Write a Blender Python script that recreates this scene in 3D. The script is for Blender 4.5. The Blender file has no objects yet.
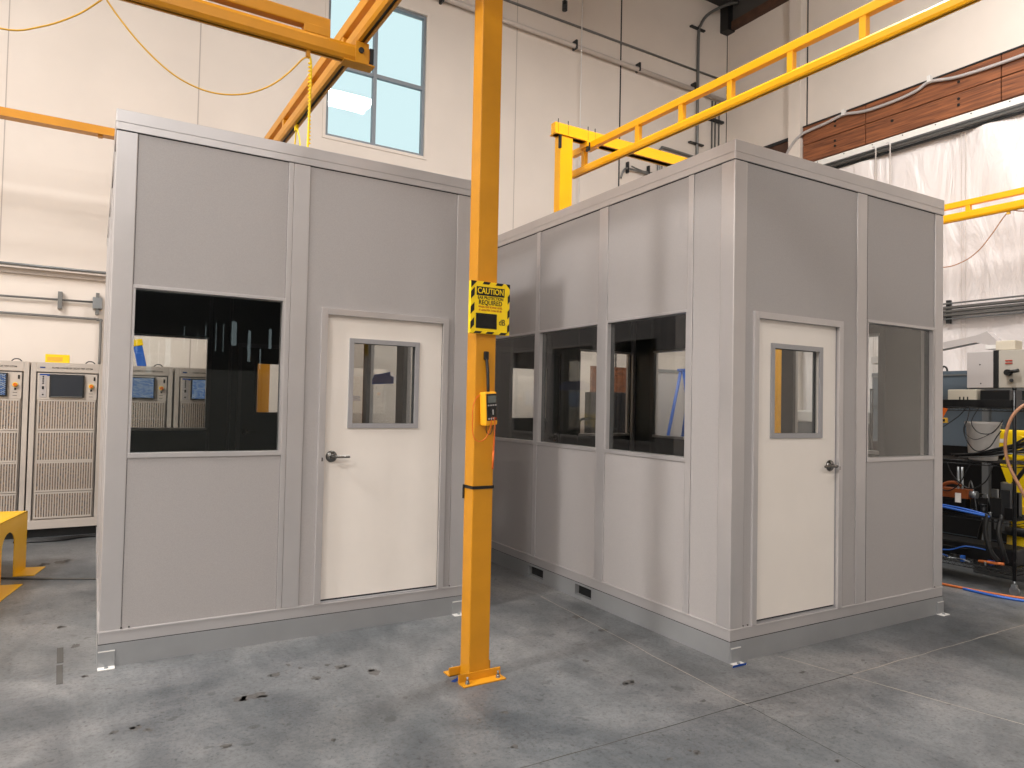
import bpy, bmesh, math, random
from mathutils import Vector, Matrix
random.seed(7)
PI = math.pi
S = bpy.context.scene
COL = S.collection

# ------------------------------------------------------------------ materials
def lin(c):
    return tuple(((v/12.92) if v <= 0.04045 else ((v+0.055)/1.055)**2.4) for v in c)
def hexc(r, g, b): return lin((r/255, g/255, b/255)) + (1,)

def mat(name, rgb, rough=0.5, metal=0.0, noise=0.0, nscale=20.0, bump=0.0, bscale=200.0, spec=0.5, rgb2=None, detail=4, stretch=None):
    m = bpy.data.materials.new(name); m.use_nodes = True
    nt = m.node_tree; b = nt.nodes['Principled BSDF']
    b.inputs['Roughness'].default_value = rough
    b.inputs['Metallic'].default_value = metal
    b.inputs['Specular IOR Level'].default_value = spec
    c = hexc(*rgb)
    b.inputs['Base Color'].default_value = c
    tc = nt.nodes.new('ShaderNodeTexCoord')
    src = tc.outputs['Object']
    if stretch:
        mp = nt.nodes.new('ShaderNodeMapping'); mp.inputs['Scale'].default_value = stretch
        nt.links.new(src, mp.inputs['Vector']); src = mp.outputs['Vector']
    if noise > 0 or rgb2:
        n = nt.nodes.new('ShaderNodeTexNoise'); n.inputs['Scale'].default_value = nscale
        n.inputs['Detail'].default_value = detail
        nt.links.new(src, n.inputs['Vector'])
        r = nt.nodes.new('ShaderNodeValToRGB')
        if rgb2: c2 = hexc(*rgb2); c1 = c
        else:
            c1 = tuple(max(0, v*(1-noise)) for v in c[:3]) + (1,)
            c2 = tuple(min(1, v*(1+noise)) for v in c[:3]) + (1,)
        r.color_ramp.elements[0].color = c1; r.color_ramp.elements[1].color = c2
        r.color_ramp.elements[0].position = 0.35; r.color_ramp.elements[1].position = 0.65
        nt.links.new(n.outputs['Fac'], r.inputs['Fac'])
        nt.links.new(r.outputs['Color'], b.inputs['Base Color'])
    if bump > 0:
        n2 = nt.nodes.new('ShaderNodeTexNoise'); n2.inputs['Scale'].default_value = bscale
        n2.inputs['Detail'].default_value = 2
        bp = nt.nodes.new('ShaderNodeBump'); bp.inputs['Strength'].default_value = bump
        bp.inputs['Distance'].default_value = 0.002
        nt.links.new(src, n2.inputs['Vector'])
        nt.links.new(n2.outputs['Fac'], bp.inputs['Height'])
        nt.links.new(bp.outputs['Normal'], b.inputs['Normal'])
    return m

def glass_mat(name, tint, refl=1.0):
    m = bpy.data.materials.new(name); m.use_nodes = True
    nt = m.node_tree; nt.nodes.clear()
    o = nt.nodes.new('ShaderNodeOutputMaterial')
    t = nt.nodes.new('ShaderNodeBsdfTransparent'); t.inputs['Color'].default_value = (*tint, 1)
    g = nt.nodes.new('ShaderNodeBsdfGlossy'); g.inputs['Roughness'].default_value = 0.01
    lw = nt.nodes.new('ShaderNodeLayerWeight'); lw.inputs['Blend'].default_value = 0.5
    f = nt.nodes.new('ShaderNodeMath'); f.operation = 'POWER'; f.inputs[1].default_value = 4.0
    nt.links.new(lw.outputs['Facing'], f.inputs[0])
    k = nt.nodes.new('ShaderNodeMath'); k.operation = 'MULTIPLY_ADD'; k.inputs[1].default_value = 0.8*refl; k.inputs[2].default_value = 0.045*refl; k.use_clamp = True
    x = nt.nodes.new('ShaderNodeMixShader')
    nt.links.new(f.outputs[0], k.inputs[0]); nt.links.new(k.outputs[0], x.inputs[0])
    nt.links.new(t.outputs[0], x.inputs[1]); nt.links.new(g.outputs[0], x.inputs[2])
    nt.links.new(x.outputs[0], o.inputs[0])
    return m

def emis_mat(name, rgb, strength, rgb2=None, scale=(20, 20, 20)):
    m = bpy.data.materials.new(name); m.use_nodes = True
    nt = m.node_tree; b = nt.nodes['Principled BSDF']
    c = hexc(*rgb)
    b.inputs['Base Color'].default_value = (0.02, 0.02, 0.02, 1)
    b.inputs['Roughness'].default_value = 0.2
    b.inputs['Emission Color'].default_value = c
    b.inputs['Emission Strength'].default_value = strength
    if rgb2:
        tc = nt.nodes.new('ShaderNodeTexCoord')
        mp = nt.nodes.new('ShaderNodeMapping'); mp.inputs['Scale'].default_value = scale
        ck = nt.nodes.new('ShaderNodeTexBrick')
        ck.inputs['Scale'].default_value = 1.0
        ck.inputs['Color1'].default_value = c; ck.inputs['Color2'].default_value = hexc(*rgb2)
        ck.inputs['Mortar'].default_value = hexc(25, 50, 90)
        ck.inputs['Mortar Size'].default_value = 0.06
        sw = nt.nodes.new('ShaderNodeSeparateXYZ'); cb = nt.nodes.new('ShaderNodeCombineXYZ')
        nt.links.new(tc.outputs['Object'], mp.inputs['Vector'])
        nt.links.new(mp.outputs['Vector'], sw.inputs[0])
        nt.links.new(sw.outputs['X'], cb.inputs['X']); nt.links.new(sw.outputs['Z'], cb.inputs['Y'])
        nt.links.new(cb.outputs[0], ck.inputs['Vector'])
        nt.links.new(ck.outputs['Color'], b.inputs['Emission Color'])
    return m

M = {}
M['panel'] = mat('booth_panel_vinyl', (166, 162, 161), 0.42, 0, noise=0.07, nscale=330, bump=0.2, bscale=420)
M['alu'] = mat('booth_aluminium', (194, 191, 191), 0.33, 0.5, noise=0.03, nscale=3)
M['skid'] = mat('booth_base_steel', (158, 160, 162), 0.33, 0.4, noise=0.05, nscale=2.5)
M['liner_shade'] = mat('booth_inner_panel_shade', (46, 54, 55), 0.5, 0, noise=0.05, nscale=200)  # panel colour darkened to stand for the unlit booth inside
M['frame_in_shade'] = mat('booth_inner_frame_shade', (70, 74, 76), 0.4, 0.2)  # inner half of the aluminium, coloured dark as if in interior shade
M['door'] = mat('door_cream', (233, 226, 218), 0.34, 0, noise=0.015, nscale=3, bump=0.03, bscale=60)
M['doorgrey'] = mat('door_frame_grey', (156, 155, 157), 0.4, 0.1)
M['seam'] = mat('dark_joint', (45, 45, 46), 0.8)
M['glass'] = glass_mat('booth_glass', (0.965, 0.975, 0.97), 1.3)
M['glassclear'] = glass_mat('clear_glass', (0.93, 0.97, 0.97), 0.7)
M['chrome'] = mat('brushed_nickel', (120, 118, 114), 0.25, 1.0)
M['black'] = mat('black_plastic', (18, 19, 20), 0.45)
M['blackmetal'] = mat('black_powder_coat', (14, 15, 17), 0.35, 0.3)
M['yellow'] = mat('crane_yellow', (250, 178, 2), 0.38, 0, noise=0.03, nscale=4)
M['amber'] = mat('post_amber', (202, 137, 22), 0.4, 0, noise=0.05, nscale=6)
M['signyellow'] = mat('sign_yellow', (250, 212, 20), 0.35)
M['standyellow'] = mat('stand_yellow', (250, 192, 0), 0.35)
M['wood'] = None
M['white'] = mat('white_plastic', (225, 222, 218), 0.45)
M['pipe'] = mat('painted_pipe', (200, 190, 182), 0.45)
M['galv'] = mat('galvanised_steel', (140, 144, 146), 0.35, 0.7)
M['greysteel'] = mat('grey_conduit', (120, 120, 118), 0.4, 0.5)
M['darksteel'] = mat('dark_strut', (50, 52, 54), 0.45, 0.5)
M['bluegrey'] = mat('machine_blue_grey', (88, 100, 110), 0.4, 0.1)
M['cabinet'] = mat('cabinet_putty', (196, 186, 176), 0.5)
M['cabdark'] = mat('cabinet_cavity', (84, 86, 88), 0.8, rgb2=(158, 132, 104), nscale=45)
M['ctrlgrey'] = mat('control_grey', (182, 176, 174), 0.45)
M['ctrlbeige'] = mat('control_beige', (176, 170, 160), 0.5)
M['blue'] = mat('blue_masking_tape', (30, 84, 170), 0.6)
def _translucent(m, rgb, f):
    nt = m.node_tree; o = nt.nodes['Material Output']; b = nt.nodes['Principled BSDF']
    t = nt.nodes.new('ShaderNodeBsdfTranslucent'); t.inputs['Color'].default_value = hexc(*rgb)
    x = nt.nodes.new('ShaderNodeMixShader'); x.inputs[0].default_value = f
    nt.links.new(b.outputs[0], x.inputs[1]); nt.links.new(t.outputs[0], x.inputs[2]); nt.links.new(x.outputs[0], o.inputs['Surface'])
_translucent(M['blue'], (20, 80, 190), .5)
M['bluehose'] = mat('blue_hose', (45, 100, 190), 0.4)
M['orange'] = mat('orange_cable', (205, 110, 50), 0.5)
M['orangered'] = mat('orange_plastic', (215, 100, 20), 0.5)
M['rope'] = mat('yellow_cable', (232, 180, 60), 0.55)
M['ropebright'] = mat('bright_yellow_air_hose', (252, 214, 20), 0.5)
M['tan'] = mat('tan_hose', (176, 128, 96), 0.5)
M['beige'] = mat('beige_plastic', (205, 196, 178), 0.5)
M['red'] = mat('red_detail', (170, 50, 30), 0.5)
M['rusty'] = mat('copper_block', (150, 80, 40), 0.45, 0.3)
M['screen_off'] = mat('dark_screen', (34, 42, 52), 0.12)
M['screen_on'] = emis_mat('lit_blue_screen', (70, 130, 205), 0.7, (205, 220, 235), (14, 14, 22))
M['display_black'] = mat('display_black', (10, 12, 11), .25)
M['paper'] = mat('white_paper', (236, 232, 226), 0.6)
M['textdark'] = mat('dark_print', (50, 48, 46), 0.6)
M['textblue'] = mat('blue_print', (40, 70, 130), 0.6)
M['window_frame'] = mat('window_frame_aluminium', (120, 127, 134), 0.5, 0.0)
M['plastic_curtain'] = None
M['joist'] = mat('dark_roof_timber', (78, 52, 38), 0.7, noise=0.2, nscale=5)
M['ceil'] = mat('dark_roof_deck', (70, 68, 66), 0.8, noise=0.1, nscale=1)

def wall_mat(name, rgb, joints):
    m = mat(name, rgb, 0.75, 0, noise=0.025, nscale=1.2, bump=0.15, bscale=30, detail=8)
    return m
M['darkwall'] = mat('reflection_dark_wall', (104, 106, 102), .7)  # unseen front wall, darkened to deepen the left window's reflection
M['wall'] = wall_mat('painted_concrete', (220, 210, 200), None)

def plank_mat():
    m = bpy.data.materials.new('glulam_timber'); m.use_nodes = True
    nt = m.node_tree; b = nt.nodes['Principled BSDF']; b.inputs['Roughness'].default_value = 0.65
    tc = nt.nodes.new('ShaderNodeTexCoord')
    mp = nt.nodes.new('ShaderNodeMapping'); mp.inputs['Scale'].default_value = (3, 0.8, 14)
    n = nt.nodes.new('ShaderNodeTexNoise'); n.inputs['Scale'].default_value = 2.2; n.inputs['Detail'].default_value = 8
    n.inputs['Distortion'].default_value = 0.6
    r = nt.nodes.new('ShaderNodeValToRGB')
    r.color_ramp.elements[0].position = 0.3; r.color_ramp.elements[0].color = hexc(92, 52, 32)
    r.color_ramp.elements[1].position = 0.72; r.color_ramp.elements[1].color = hexc(158, 96, 58)
    nt.links.new(tc.outputs['Object'], mp.inputs['Vector']); nt.links.new(mp.outputs[0], n.inputs['Vector'])
    nt.links.new(n.outputs['Fac'], r.inputs['Fac']); nt.links.new(r.outputs['Color'], b.inputs['Base Color'])
    return m
M['wood'] = plank_mat()

def curtain_mat():
    m = bpy.data.materials.new('white_poly_sheet'); m.use_nodes = True
    nt = m.node_tree; b = nt.nodes['Principled BSDF']
    b.inputs['Base Color'].default_value = hexc(232, 226, 224); b.inputs['Roughness'].default_value = 0.28
    tc = nt.nodes.new('ShaderNodeTexCoord')
    mp = nt.nodes.new('ShaderNodeMapping'); mp.inputs['Rotation'].default_value = (0.6, 0, 0); mp.inputs['Scale'].default_value = (1, 1.6, 0.45)
    n = nt.nodes.new('ShaderNodeTexNoise'); n.inputs['Scale'].default_value = 1.5; n.inputs['Detail'].default_value = 5
    n.inputs['Distortion'].default_value = 1.5
    bp = nt.nodes.new('ShaderNodeBump'); bp.inputs['Strength'].default_value = 0.7; bp.inputs['Distance'].default_value = 0.1
    nt.links.new(tc.outputs['Object'], mp.inputs['Vector']); nt.links.new(mp.outputs[0], n.inputs['Vector'])
    nt.links.new(n.outputs['Fac'], bp.inputs['Height']); nt.links.new(bp.outputs[0], b.inputs['Normal'])
    return m
M['plastic_curtain'] = curtain_mat()

def floor_mat():
    m = bpy.data.materials.new('sealed_concrete'); m.use_nodes = True
    nt = m.node_tree; L = nt.links; b = nt.nodes['Principled BSDF']
    tc = nt.nodes.new('ShaderNodeTexCoord')
    def noise(scale, detail, dist=0.0, rough=0.6, off=(0, 0, 0), sc=(1, 1, 1)):
        mp = nt.nodes.new('ShaderNodeMapping'); mp.inputs['Location'].default_value = off; mp.inputs['Scale'].default_value = sc
        n = nt.nodes.new('ShaderNodeTexNoise'); n.inputs['Scale'].default_value = scale; n.inputs['Detail'].default_value = detail
        n.inputs['Distortion'].default_value = dist; n.inputs['Roughness'].default_value = rough
        L.new(tc.outputs['Object'], mp.inputs['Vector']); L.new(mp.outputs[0], n.inputs['Vector']); return n.outputs['Fac']
    def ramp(fac, stops):
        r = nt.nodes.new('ShaderNodeValToRGB'); e = r.color_ramp.elements
        e[0].position, e[0].color = stops[0]; e[1].position, e[1].color = stops[-1]
        for p, c in stops[1:-1]:
            q = e.new(p); q.color = c
        L.new(fac, r.inputs['Fac']); return r.outputs['Color']
    def mul(a, c, f=1.0):
        x = nt.nodes.new('ShaderNodeMix'); x.data_type = 'RGBA'; x.blend_type = 'MULTIPLY'; x.inputs['Factor'].default_value = f
        L.new(a, x.inputs['A']); L.new(c, x.inputs['B']); return x.outputs['Result']
    base = ramp(noise(0.55, 9, 0.6, 0.62), [(0.34, hexc(86, 91, 94)), (0.5, hexc(117, 119, 120)), (0.66, hexc(153, 151, 149))])
    mott = ramp(noise(5, 8, 0.4, 0.7, (3, 1, 0)), [(0.34, (0.74, 0.75, 0.76, 1)), (0.64, (1.0, 1.0, 1.0, 1))])
    fine = ramp(noise(42, 6, 0, 0.75), [(0.34, (0.62, 0.62, 0.61, 1)), (0.52, (1, 1, 1, 1))])
    strk = ramp(noise(2.2, 7, 1.2, 0.6, (7, 0, 0), (1.0, 0.35, 1)), [(0.38, (0.72, 0.73, 0.75, 1)), (0.58, (1, 1, 1, 1))])
    c = mul(mul(mul(base, mott), fine), strk)
    # dark oil spots
    def spots(scale, thr, jit):
        mp = nt.nodes.new('ShaderNodeMapping'); mp.inputs['Location'].default_value = jit
        wob = nt.nodes.new('ShaderNodeTexNoise'); wob.inputs['Scale'].default_value = scale*2.5; wob.inputs['Detail'].default_value = 3
        vm = nt.nodes.new('ShaderNodeVectorMath'); vm.operation = 'MULTIPLY_ADD'
        vm.inputs[1].default_value = (0.7/scale,)*3
        v = nt.nodes.new('ShaderNodeTexVoronoi'); v.inputs['Scale'].default_value = scale
        L.new(tc.outputs['Object'], mp.inputs['Vector']); L.new(mp.outputs[0], wob.inputs['Vector'])
        L.new(wob.outputs['Color'], vm.inputs[0]); L.new(mp.outputs[0], vm.inputs[2]); L.new(vm.outputs[0], v.inputs['Vector'])
        # only some cells carry a spot
        sep = nt.nodes.new('ShaderNodeSeparateColor'); L.new(v.outputs['Color'], sep.inputs[0])
        gt = nt.nodes.new('ShaderNodeMath'); gt.operation = 'MULTIPLY'; gt.inputs[1].default_value = thr
        L.new(sep.outputs[0], gt.inputs[0])
        pw = nt.nodes.new('ShaderNodeMath'); pw.operation = 'SUBTRACT'; L.new(v.outputs['Distance'], pw.inputs[0]); L.new(gt.outputs[0], pw.inputs[1])
        return ramp(pw.outputs[0], [(0.0, (0.58, 0.57, 0.56, 1)), (0.045, (1, 1, 1, 1))])
    c = mul(c, spots(3.1, 0.10, (0.4, 0.2, 0)), 0.75)
    c = mul(c, spots(8.0, 0.14, (5, 3, 0)), 0.85)
    c = mul(c, spots(26.0, 0.20, (2, 8, 0)), 0.8)
    c = mul(c, spots(60.0, 0.22, (1, 4, 0)), 0.7)
    L.new(c, b.inputs['Base Color'])
    rr = nt.nodes.new('ShaderNodeMapRange'); rr.inputs['To Min'].default_value = 0.30; rr.inputs['To Max'].default_value = 0.55
    L.new(noise(1.6, 6, 0.5), rr.inputs['Value']); L.new(rr.outputs[0], b.inputs['Roughness'])
    bp = nt.nodes.new('ShaderNodeBump'); bp.inputs['Strength'].default_value = 0.12; bp.inputs['Distance'].default_value = 0.004
    L.new(noise(25, 5), bp.inputs['Height']); L.new(bp.outputs[0], b.inputs['Normal'])
    return m
M['floor'] = floor_mat()
M['jointpale'] = mat('pale_wall_joint', (178, 168, 160), .8)

# ------------------------------------------------------------------ mesh builder
class MB:
    def __init__(self, T=None):
        self.bm = bmesh.new(); self.mats = []; self.T = T or Matrix.Identity(4)
    def mi(self, m):
        if m not in self.mats: self.mats.append(m)
        return self.mats.index(m)
    def _fin(self, verts, m, smooth=False):
        idx = self.mi(m)
        fs = set()
        for v in verts:
            for f in v.link_faces: fs.add(f)
        for f in fs: f.material_index = idx; f.smooth = smooth
    def box(self, a, b, m, bev=0.0, T=None):
        a = Vector(a); b = Vector(b); c = (a+b)/2; s = Vector((abs(b.x-a.x), abs(b.y-a.y), abs(b.z-a.z)))
        r = bmesh.ops.create_cube(self.bm, size=1.0)
        vs = r['verts']
        mx = Matrix.Translation(c) @ Matrix.Diagonal((max(s.x, 1e-5), max(s.y, 1e-5), max(s.z, 1e-5), 1))
        if T is not None: mx = T @ mx
        bmesh.ops.transform(self.bm, matrix=self.T @ mx, verts=vs)
        self._fin(vs, m)
        if bev > 0:
            es = list({e for v in vs for e in v.link_edges})
            r = bmesh.ops.bevel(self.bm, geom=es, offset=bev, segments=2, affect='EDGES', profile=0.6)
            k = self.mi(m)
            for f in r['faces']: f.material_index = k
        return self
    def prism(self, pts, p0, ax, ay, az, length, m, smooth=False):
        """extrude 2D outline pts (in ax, ay) along az for length"""
        p0 = Vector(p0); ax = Vector(ax); ay = Vector(ay); az = Vector(az)
        lo = [self.bm.verts.new(self.T @ (p0+ax*x+ay*y)) for x, y in pts]
        hi = [self.bm.verts.new(self.T @ (p0+ax*x+ay*y+az*length)) for x, y in pts]
        k = self.mi(m); n = len(pts)
        fs = [self.bm.faces.new(lo[::-1]), self.bm.faces.new(hi)]
        for i in range(n):
            f = self.bm.faces.new((lo[i], lo[(i+1) % n], hi[(i+1) % n], hi[i])); f.smooth = smooth; fs.append(f)
        for f in fs: f.material_index = k
        return self
    def cyl(self, p0, p1, r, m, seg=16, r2=None, cap=True):
        p0 = Vector(p0); p1 = Vector(p1); d = p1-p0; L = d.length
        if L < 1e-6: return self
        q = d.to_track_quat('Z', 'Y').to_matrix().to_4x4()
        rr = bmesh.ops.create_cone(self.bm, cap_ends=cap, segments=seg, radius1=r, radius2=r if r2 is None else r2, depth=L)
        vs = rr['verts']
        bmesh.ops.transform(self.bm, matrix=self.T @ Matrix.Translation((p0+p1)/2) @ q, verts=vs)
        self._fin(vs, m, True)
        for v in vs:
            for f in v.link_faces:
                if len(f.verts) > 4: f.smooth = False
        return self
    def tube(self, pts, r, m, seg=8, sub=6):
        P = [Vector(p) for p in pts]
        if sub > 1 and len(P) > 2:
            Q = []
            for i in range(len(P)-1):
                a = P[max(i-1, 0)]; b = P[i]; c = P[i+1]; d = P[min(i+2, len(P)-1)]
                for k in range(sub):
                    t = k/sub
                    Q.append(0.5*((2*b)+(c-a)*t+(2*a-5*b+4*c-d)*t*t+(3*b-a-3*c+d)*t**3))
            Q.append(P[-1]); P = Q
        rings = []; prev = None
        for i, p in enumerate(P):
            t = (P[min(i+1, len(P)-1)]-P[max(i-1, 0)])
            if t.length < 1e-9: t = Vector((0, 0, 1))
            t.normalize()
            if prev is None:
                up = Vector((0, 0, 1)) if abs(t.z) < 0.9 else Vector((1, 0, 0))
                n = t.cross(up).normalized()
            else:
                n = prev - t*prev.dot(t)
                n = n.normalized() if n.length > 1e-6 else t.orthogonal().normalized()
            prev = n; bn = t.cross(n)
            rings.append([self.bm.verts.new(self.T @ (p+(n*math.cos(2*PI*k/seg)+bn*math.sin(2*PI*k/seg))*r)) for k in range(seg)])
        k0 = self.mi(m)
        for a, b in zip(rings[:-1], rings[1:]):
            for k in range(seg):
                f = self.bm.faces.new((a[k], a[(k+1) % seg], b[(k+1) % seg], b[k])); f.smooth = True; f.material_index = k0
        for rg in (rings[0][::-1], rings[-1]):
            f = self.bm.faces.new(rg); f.material_index = k0
        return self
    def lathe(self, prof, c, m, seg=32, axis=None):
        c = Vector(c); k0 = self.mi(m); q = Matrix.Identity(3)
        if axis is not None: q = Vector(axis).to_track_quat('Z', 'Y').to_matrix()
        rings = []
        for r, z in prof:
            rings.append([self.bm.verts.new(self.T @ (c+q @ Vector((max(r, 1e-4)*math.cos(2*PI*k/seg), max(r, 1e-4)*math.sin(2*PI*k/seg), z)))) for k in range(seg)])
        for a, b in zip(rings[:-1], rings[1:]):
            for k in range(seg):
                f = self.bm.faces.new((a[k], a[(k+1) % seg], b[(k+1) % seg], b[k])); f.smooth = True; f.material_index = k0
        return self
    def build(self, name, parent=None, loc=None):
        bmesh.ops.recalc_face_normals(self.bm, faces=self.bm.faces)
        me = bpy.data.meshes.new(name)
        if loc is not None: bmesh.ops.translate(self.bm, verts=self.bm.verts, vec=-Vector(loc))
        self.bm.to_mesh(me); self.bm.free()
        for m in self.mats: me.materials.append(m)
        o = bpy.data.objects.new(name, me); COL.objects.link(o)
        if loc is not None: o.location = loc
        if parent: o.parent = parent
        return o

def tag(o, label, cat, group=None, kind=None):
    o['label'] = label; o['category'] = cat
    if group: o['group'] = group
    if kind: o['kind'] = kind
    return o
def thing(name, label, cat, loc=(0, 0, 0), rz=0.0, group=None):
    o = bpy.data.objects.new(name, None); COL.objects.link(o); o.empty_display_size = 0.1
    o.location = loc; o.rotation_euler = (0, 0, rz)
    return tag(o, label, cat, group)
def struct(o):
    o['kind'] = 'structure'; return o
def text(name, body, size, m, parent, T, align='CENTER', ext=0.0008, sx=1.0, bold=0.0):
    cu = bpy.data.curves.new(name, 'FONT'); cu.body = body; cu.size = size; cu.align_x = align; cu.align_y = 'CENTER'
    cu.extrude = ext; cu.offset = bold; cu.resolution_u = 3
    tmp = bpy.data.objects.new(name, cu); COL.objects.link(tmp)
    dg = bpy.context.evaluated_depsgraph_get()
    me = bpy.data.meshes.new_from_object(tmp.evaluated_get(dg))
    COL.objects.unlink(tmp); bpy.data.objects.remove(tmp)
    me.transform(T @ Matrix.Diagonal((sx, 1, 1, 1)))
    me.materials.clear(); me.materials.append(m)
    o = bpy.data.objects.new(name, me); COL.objects.link(o)
    if parent: o.parent = parent
    return o
# text lying on a vertical plane facing -Y (x right, z up)
def facing_cam(x, y, z): return Matrix.Translation((x, y, z)) @ Matrix.Rotation(PI/2, 4, 'X')

# ------------------------------------------------------------------ camera (world axes follow the building; the camera is turned in it)
TH = math.radians(31.5)
f_px, pitch, roll, cam_h = 698.7, 0.02765, 0.02052, 1.639
F = Vector((0, math.cos(pitch), math.sin(pitch))); R = Vector((1, 0, 0)); U = R.cross(F)
R2 = math.cos(roll)*R + math.sin(roll)*U; U2 = -math.sin(roll)*R + math.cos(roll)*U
ROT = Matrix.Rotation(-TH, 3, 'Z')
R2, U2, F = ROT @ R2, ROT @ U2, ROT @ F
cam = bpy.data.cameras.new('camera'); cam.sensor_width = 36; cam.lens = f_px/1024*36; cam.clip_start = 0.05; cam.clip_end = 200
co = bpy.data.objects.new('camera', cam); COL.objects.link(co)
co.matrix_world = Matrix(((R2.x, U2.x, -F.x, 0), (R2.y, U2.y, -F.y, 0), (R2.z, U2.z, -F.z, cam_h), (0, 0, 0, 1)))
S.camera = co

# ------------------------------------------------------------------ the building
X0, X1, Y0, Y1, ZC = -9.0, 12.1, -11.0, 10.78, 10.6
mb = MB(); mb.box((X0-.2, Y0-.2, -0.2), (X1+.2, Y1+.2, 0), M['floor']); floor = struct(mb.build('floor'))
mb = MB(); mb.box((X0-.2, Y0-.2, ZC), (X1+.2, Y1+.2, ZC+.2), M['ceil']); struct(mb.build('ceiling'))
# back wall with the window hole
wx0, wx1, wz0, wz1 = 3.09, 4.77, 5.77, 8.18
mb = MB()
for a, b in (((X0, 0), (wx0, ZC)), ((wx1, 0), (X1, ZC)), ((wx0, 0), (wx1, wz0)), ((wx0, wz1), (wx1, ZC))):
    mb.box((a[0], Y1, a[1]), (b[0], Y1+.2, b[1]), M['wall'])
wb = struct(mb.build('wall_back'))
mb = MB()
for x, w in ((-0.95, .012), (1.265, .016), (6.56, .014), (9.02, .035)):
    mb.box((x-w/2, Y1-.0015, 0), (x+w/2, Y1+.001, ZC), M['seam'] if w > .03 else M['jointpale'])
mb.build('panel_joint', wb)
mb = MB(); mb.box((X1, Y0, 0), (X1+.2, Y1+.2, ZC), M['wall']); wr = struct(mb.build('wall_right'))
mb = MB(); mb.box((X1-.0015, Y1-.02, 0), (X1+.001, Y1, ZC), M['seam']); mb.box((X1-.003, 8.70, 3.0), (X1, 8.73, ZC), M['seam']); mb.build('panel_joint', wr)
mb = MB(); mb.box((X0-.2, Y0, 0), (X0, Y1, ZC), M['wall']); struct(mb.build('wall_left'))
mb = MB()
for a, b in (((X0, 0), (.6, ZC)), ((4.6, 0), (X1, ZC)), ((.6, 0), (4.6, 2.4)), ((.6, 4.4), (4.6, ZC))): mb.box((a[0], Y0-.2, a[1]), (b[0], Y0, b[1]), M['darkwall'] if a[1] in (0,) and a[0] < 5 and b[1] < ZC or a[1] == 4.4 else M['wall'])
struct(mb.build('wall_front'))
tp = MB(); x = .6  # added dark strips with sky gaps, for streaks reflected in the left window
while x < 4.6:
    wd = random.uniform(.08, .32); gp = random.choice((.02, .04, .08, .14)); za = random.uniform(2.4, 3.3); zb_ = za+random.uniform(.4, 1.0)
    tp.box((x, Y0-.03, 2.4), (min(x+wd, 4.6), Y0-.02, 4.4), M['black'])
    if x+wd+gp < 4.6:
        tp.box((x+wd, Y0-.03, 2.4), (x+wd+gp, Y0-.02, za), M['black']); tp.box((x+wd, Y0-.03, min(zb_, 4.39)), (x+wd+gp, Y0-.02, 4.4), M['black'])
    x += wd+gp
tag(tp.build('reflected_tarpaulin'), 'torn dark tarp added behind the camera for its reflection in the left window', 'reflected_tarpaulin')
# window_1
wn = bpy.data.objects.new('window_1', None); COL.objects.link(wn); wn.location = (wx0, Y1, wz0); wn['kind'] = 'structure'
W_, H_ = wx1-wx0, wz1-wz0
mb = MB(); fr = M['window_frame']
t = 0.045
for a, b in (((0, 0), (t, H_)), ((W_-t, 0), (W_, H_)), ((t, 0), (W_-t, t)), ((t, H_-t), (W_-t, H_))):
    mb.box((a[0], .03, a[1]), (b[0], .11, b[1]), fr)
mxx = 0.80; mz = 1.17
mb.box((mxx-.03, .03, t), (mxx+.03, .11, H_-t), fr)
mb.box((t, .035, mz-.03), (mxx-.03, .105, mz+.03), fr); mb.box((mxx+.03, .035, mz-.03), (W_-t, .105, mz+.03), fr)
mb.build('window_frame', wn)
mb = MB()
for a, b in (((t, t), (mxx-.03, mz-.03)), ((mxx+.03, t), (W_-t, mz-.03)), ((t, mz+.03), (mxx-.03, H_-t)), ((mxx+.03, mz+.03), (W_-t, H_-t))):
    mb.box((a[0], .068, a[1]), (b[0], .074, b[1]), M['glassclear'])
mb.build('glass', wn)
mb = MB()
for a, b in (((-.05, -.05), (0, H_+.05)), ((W_, -.05), (W_+.05, H_+.05)), ((0, -.05), (W_, 0)), ((0, H_), (W_, H_+.05))):
    mb.box((a[0], -.012, a[1]), (b[0], 0, b[1]), M['wall'])
mb.build('window_trim', wn)
# column trim and timber on the right wall
mb = MB(); mb.box((X1-.16, 8.76, 0), (X1, 9.03, ZC), M['wall'], .006); struct(mb.build('trim_1'))
tb = MB()
ys = [8.74, 7.43, 5.22, 3.0, 0.8, -1.4]
for i in range(len(ys)-1):
    tb.box((X1-.09, ys[i+1]+.012, 6.87), (X1-.001, ys[i]-.004, 7.22), M['wood'], .004)
    tb.box((X1-.09, ys[i+1]+.012, 6.50), (X1-.001, ys[i]-.004, 6.855), M['wood'], .004)
tb.box((X1-.02, -1.4, 6.5), (X1-.001, 8.74, 7.22), M['seam'])
o = struct(tb.build('trim_2'))
mb = MB()
for y in (8.04, 5.84, 3.6):
    for z in (7.12, 7.03, 6.75, 6.65): mb.cyl((X1-.105, y, z), (X1-.085, y, z), .022, M['black'], 10)
mb.cyl((X1-.105, 6.94, 6.76), (X1-.085, 6.94, 6.76), .025, M['black'], 10)
mb.build('bolt', o)
mb = MB(); mb.box((X1-.1, -1.4, 7.225), (X1-.001, 8.74, 7.25), M['darksteel']); mb.build('flashing', o)
mb = MB(); mb.box((X1-.02, -1.4, 6.475), (X1-.001, 8.74, 6.5), mat('pale_wood', (205, 160, 96), .7)); mb.build('batten', o)
mb = MB(); mb.box((X1-.05, 9.05, 6.3), (X1-.001, 9.72, 7.08), M['joist']); mb.box((X1-.08, 9.05, 7.08), (X1-.001, 9.72, 7.14), M['darksteel']); struct(mb.build('trim_3'))
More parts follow.
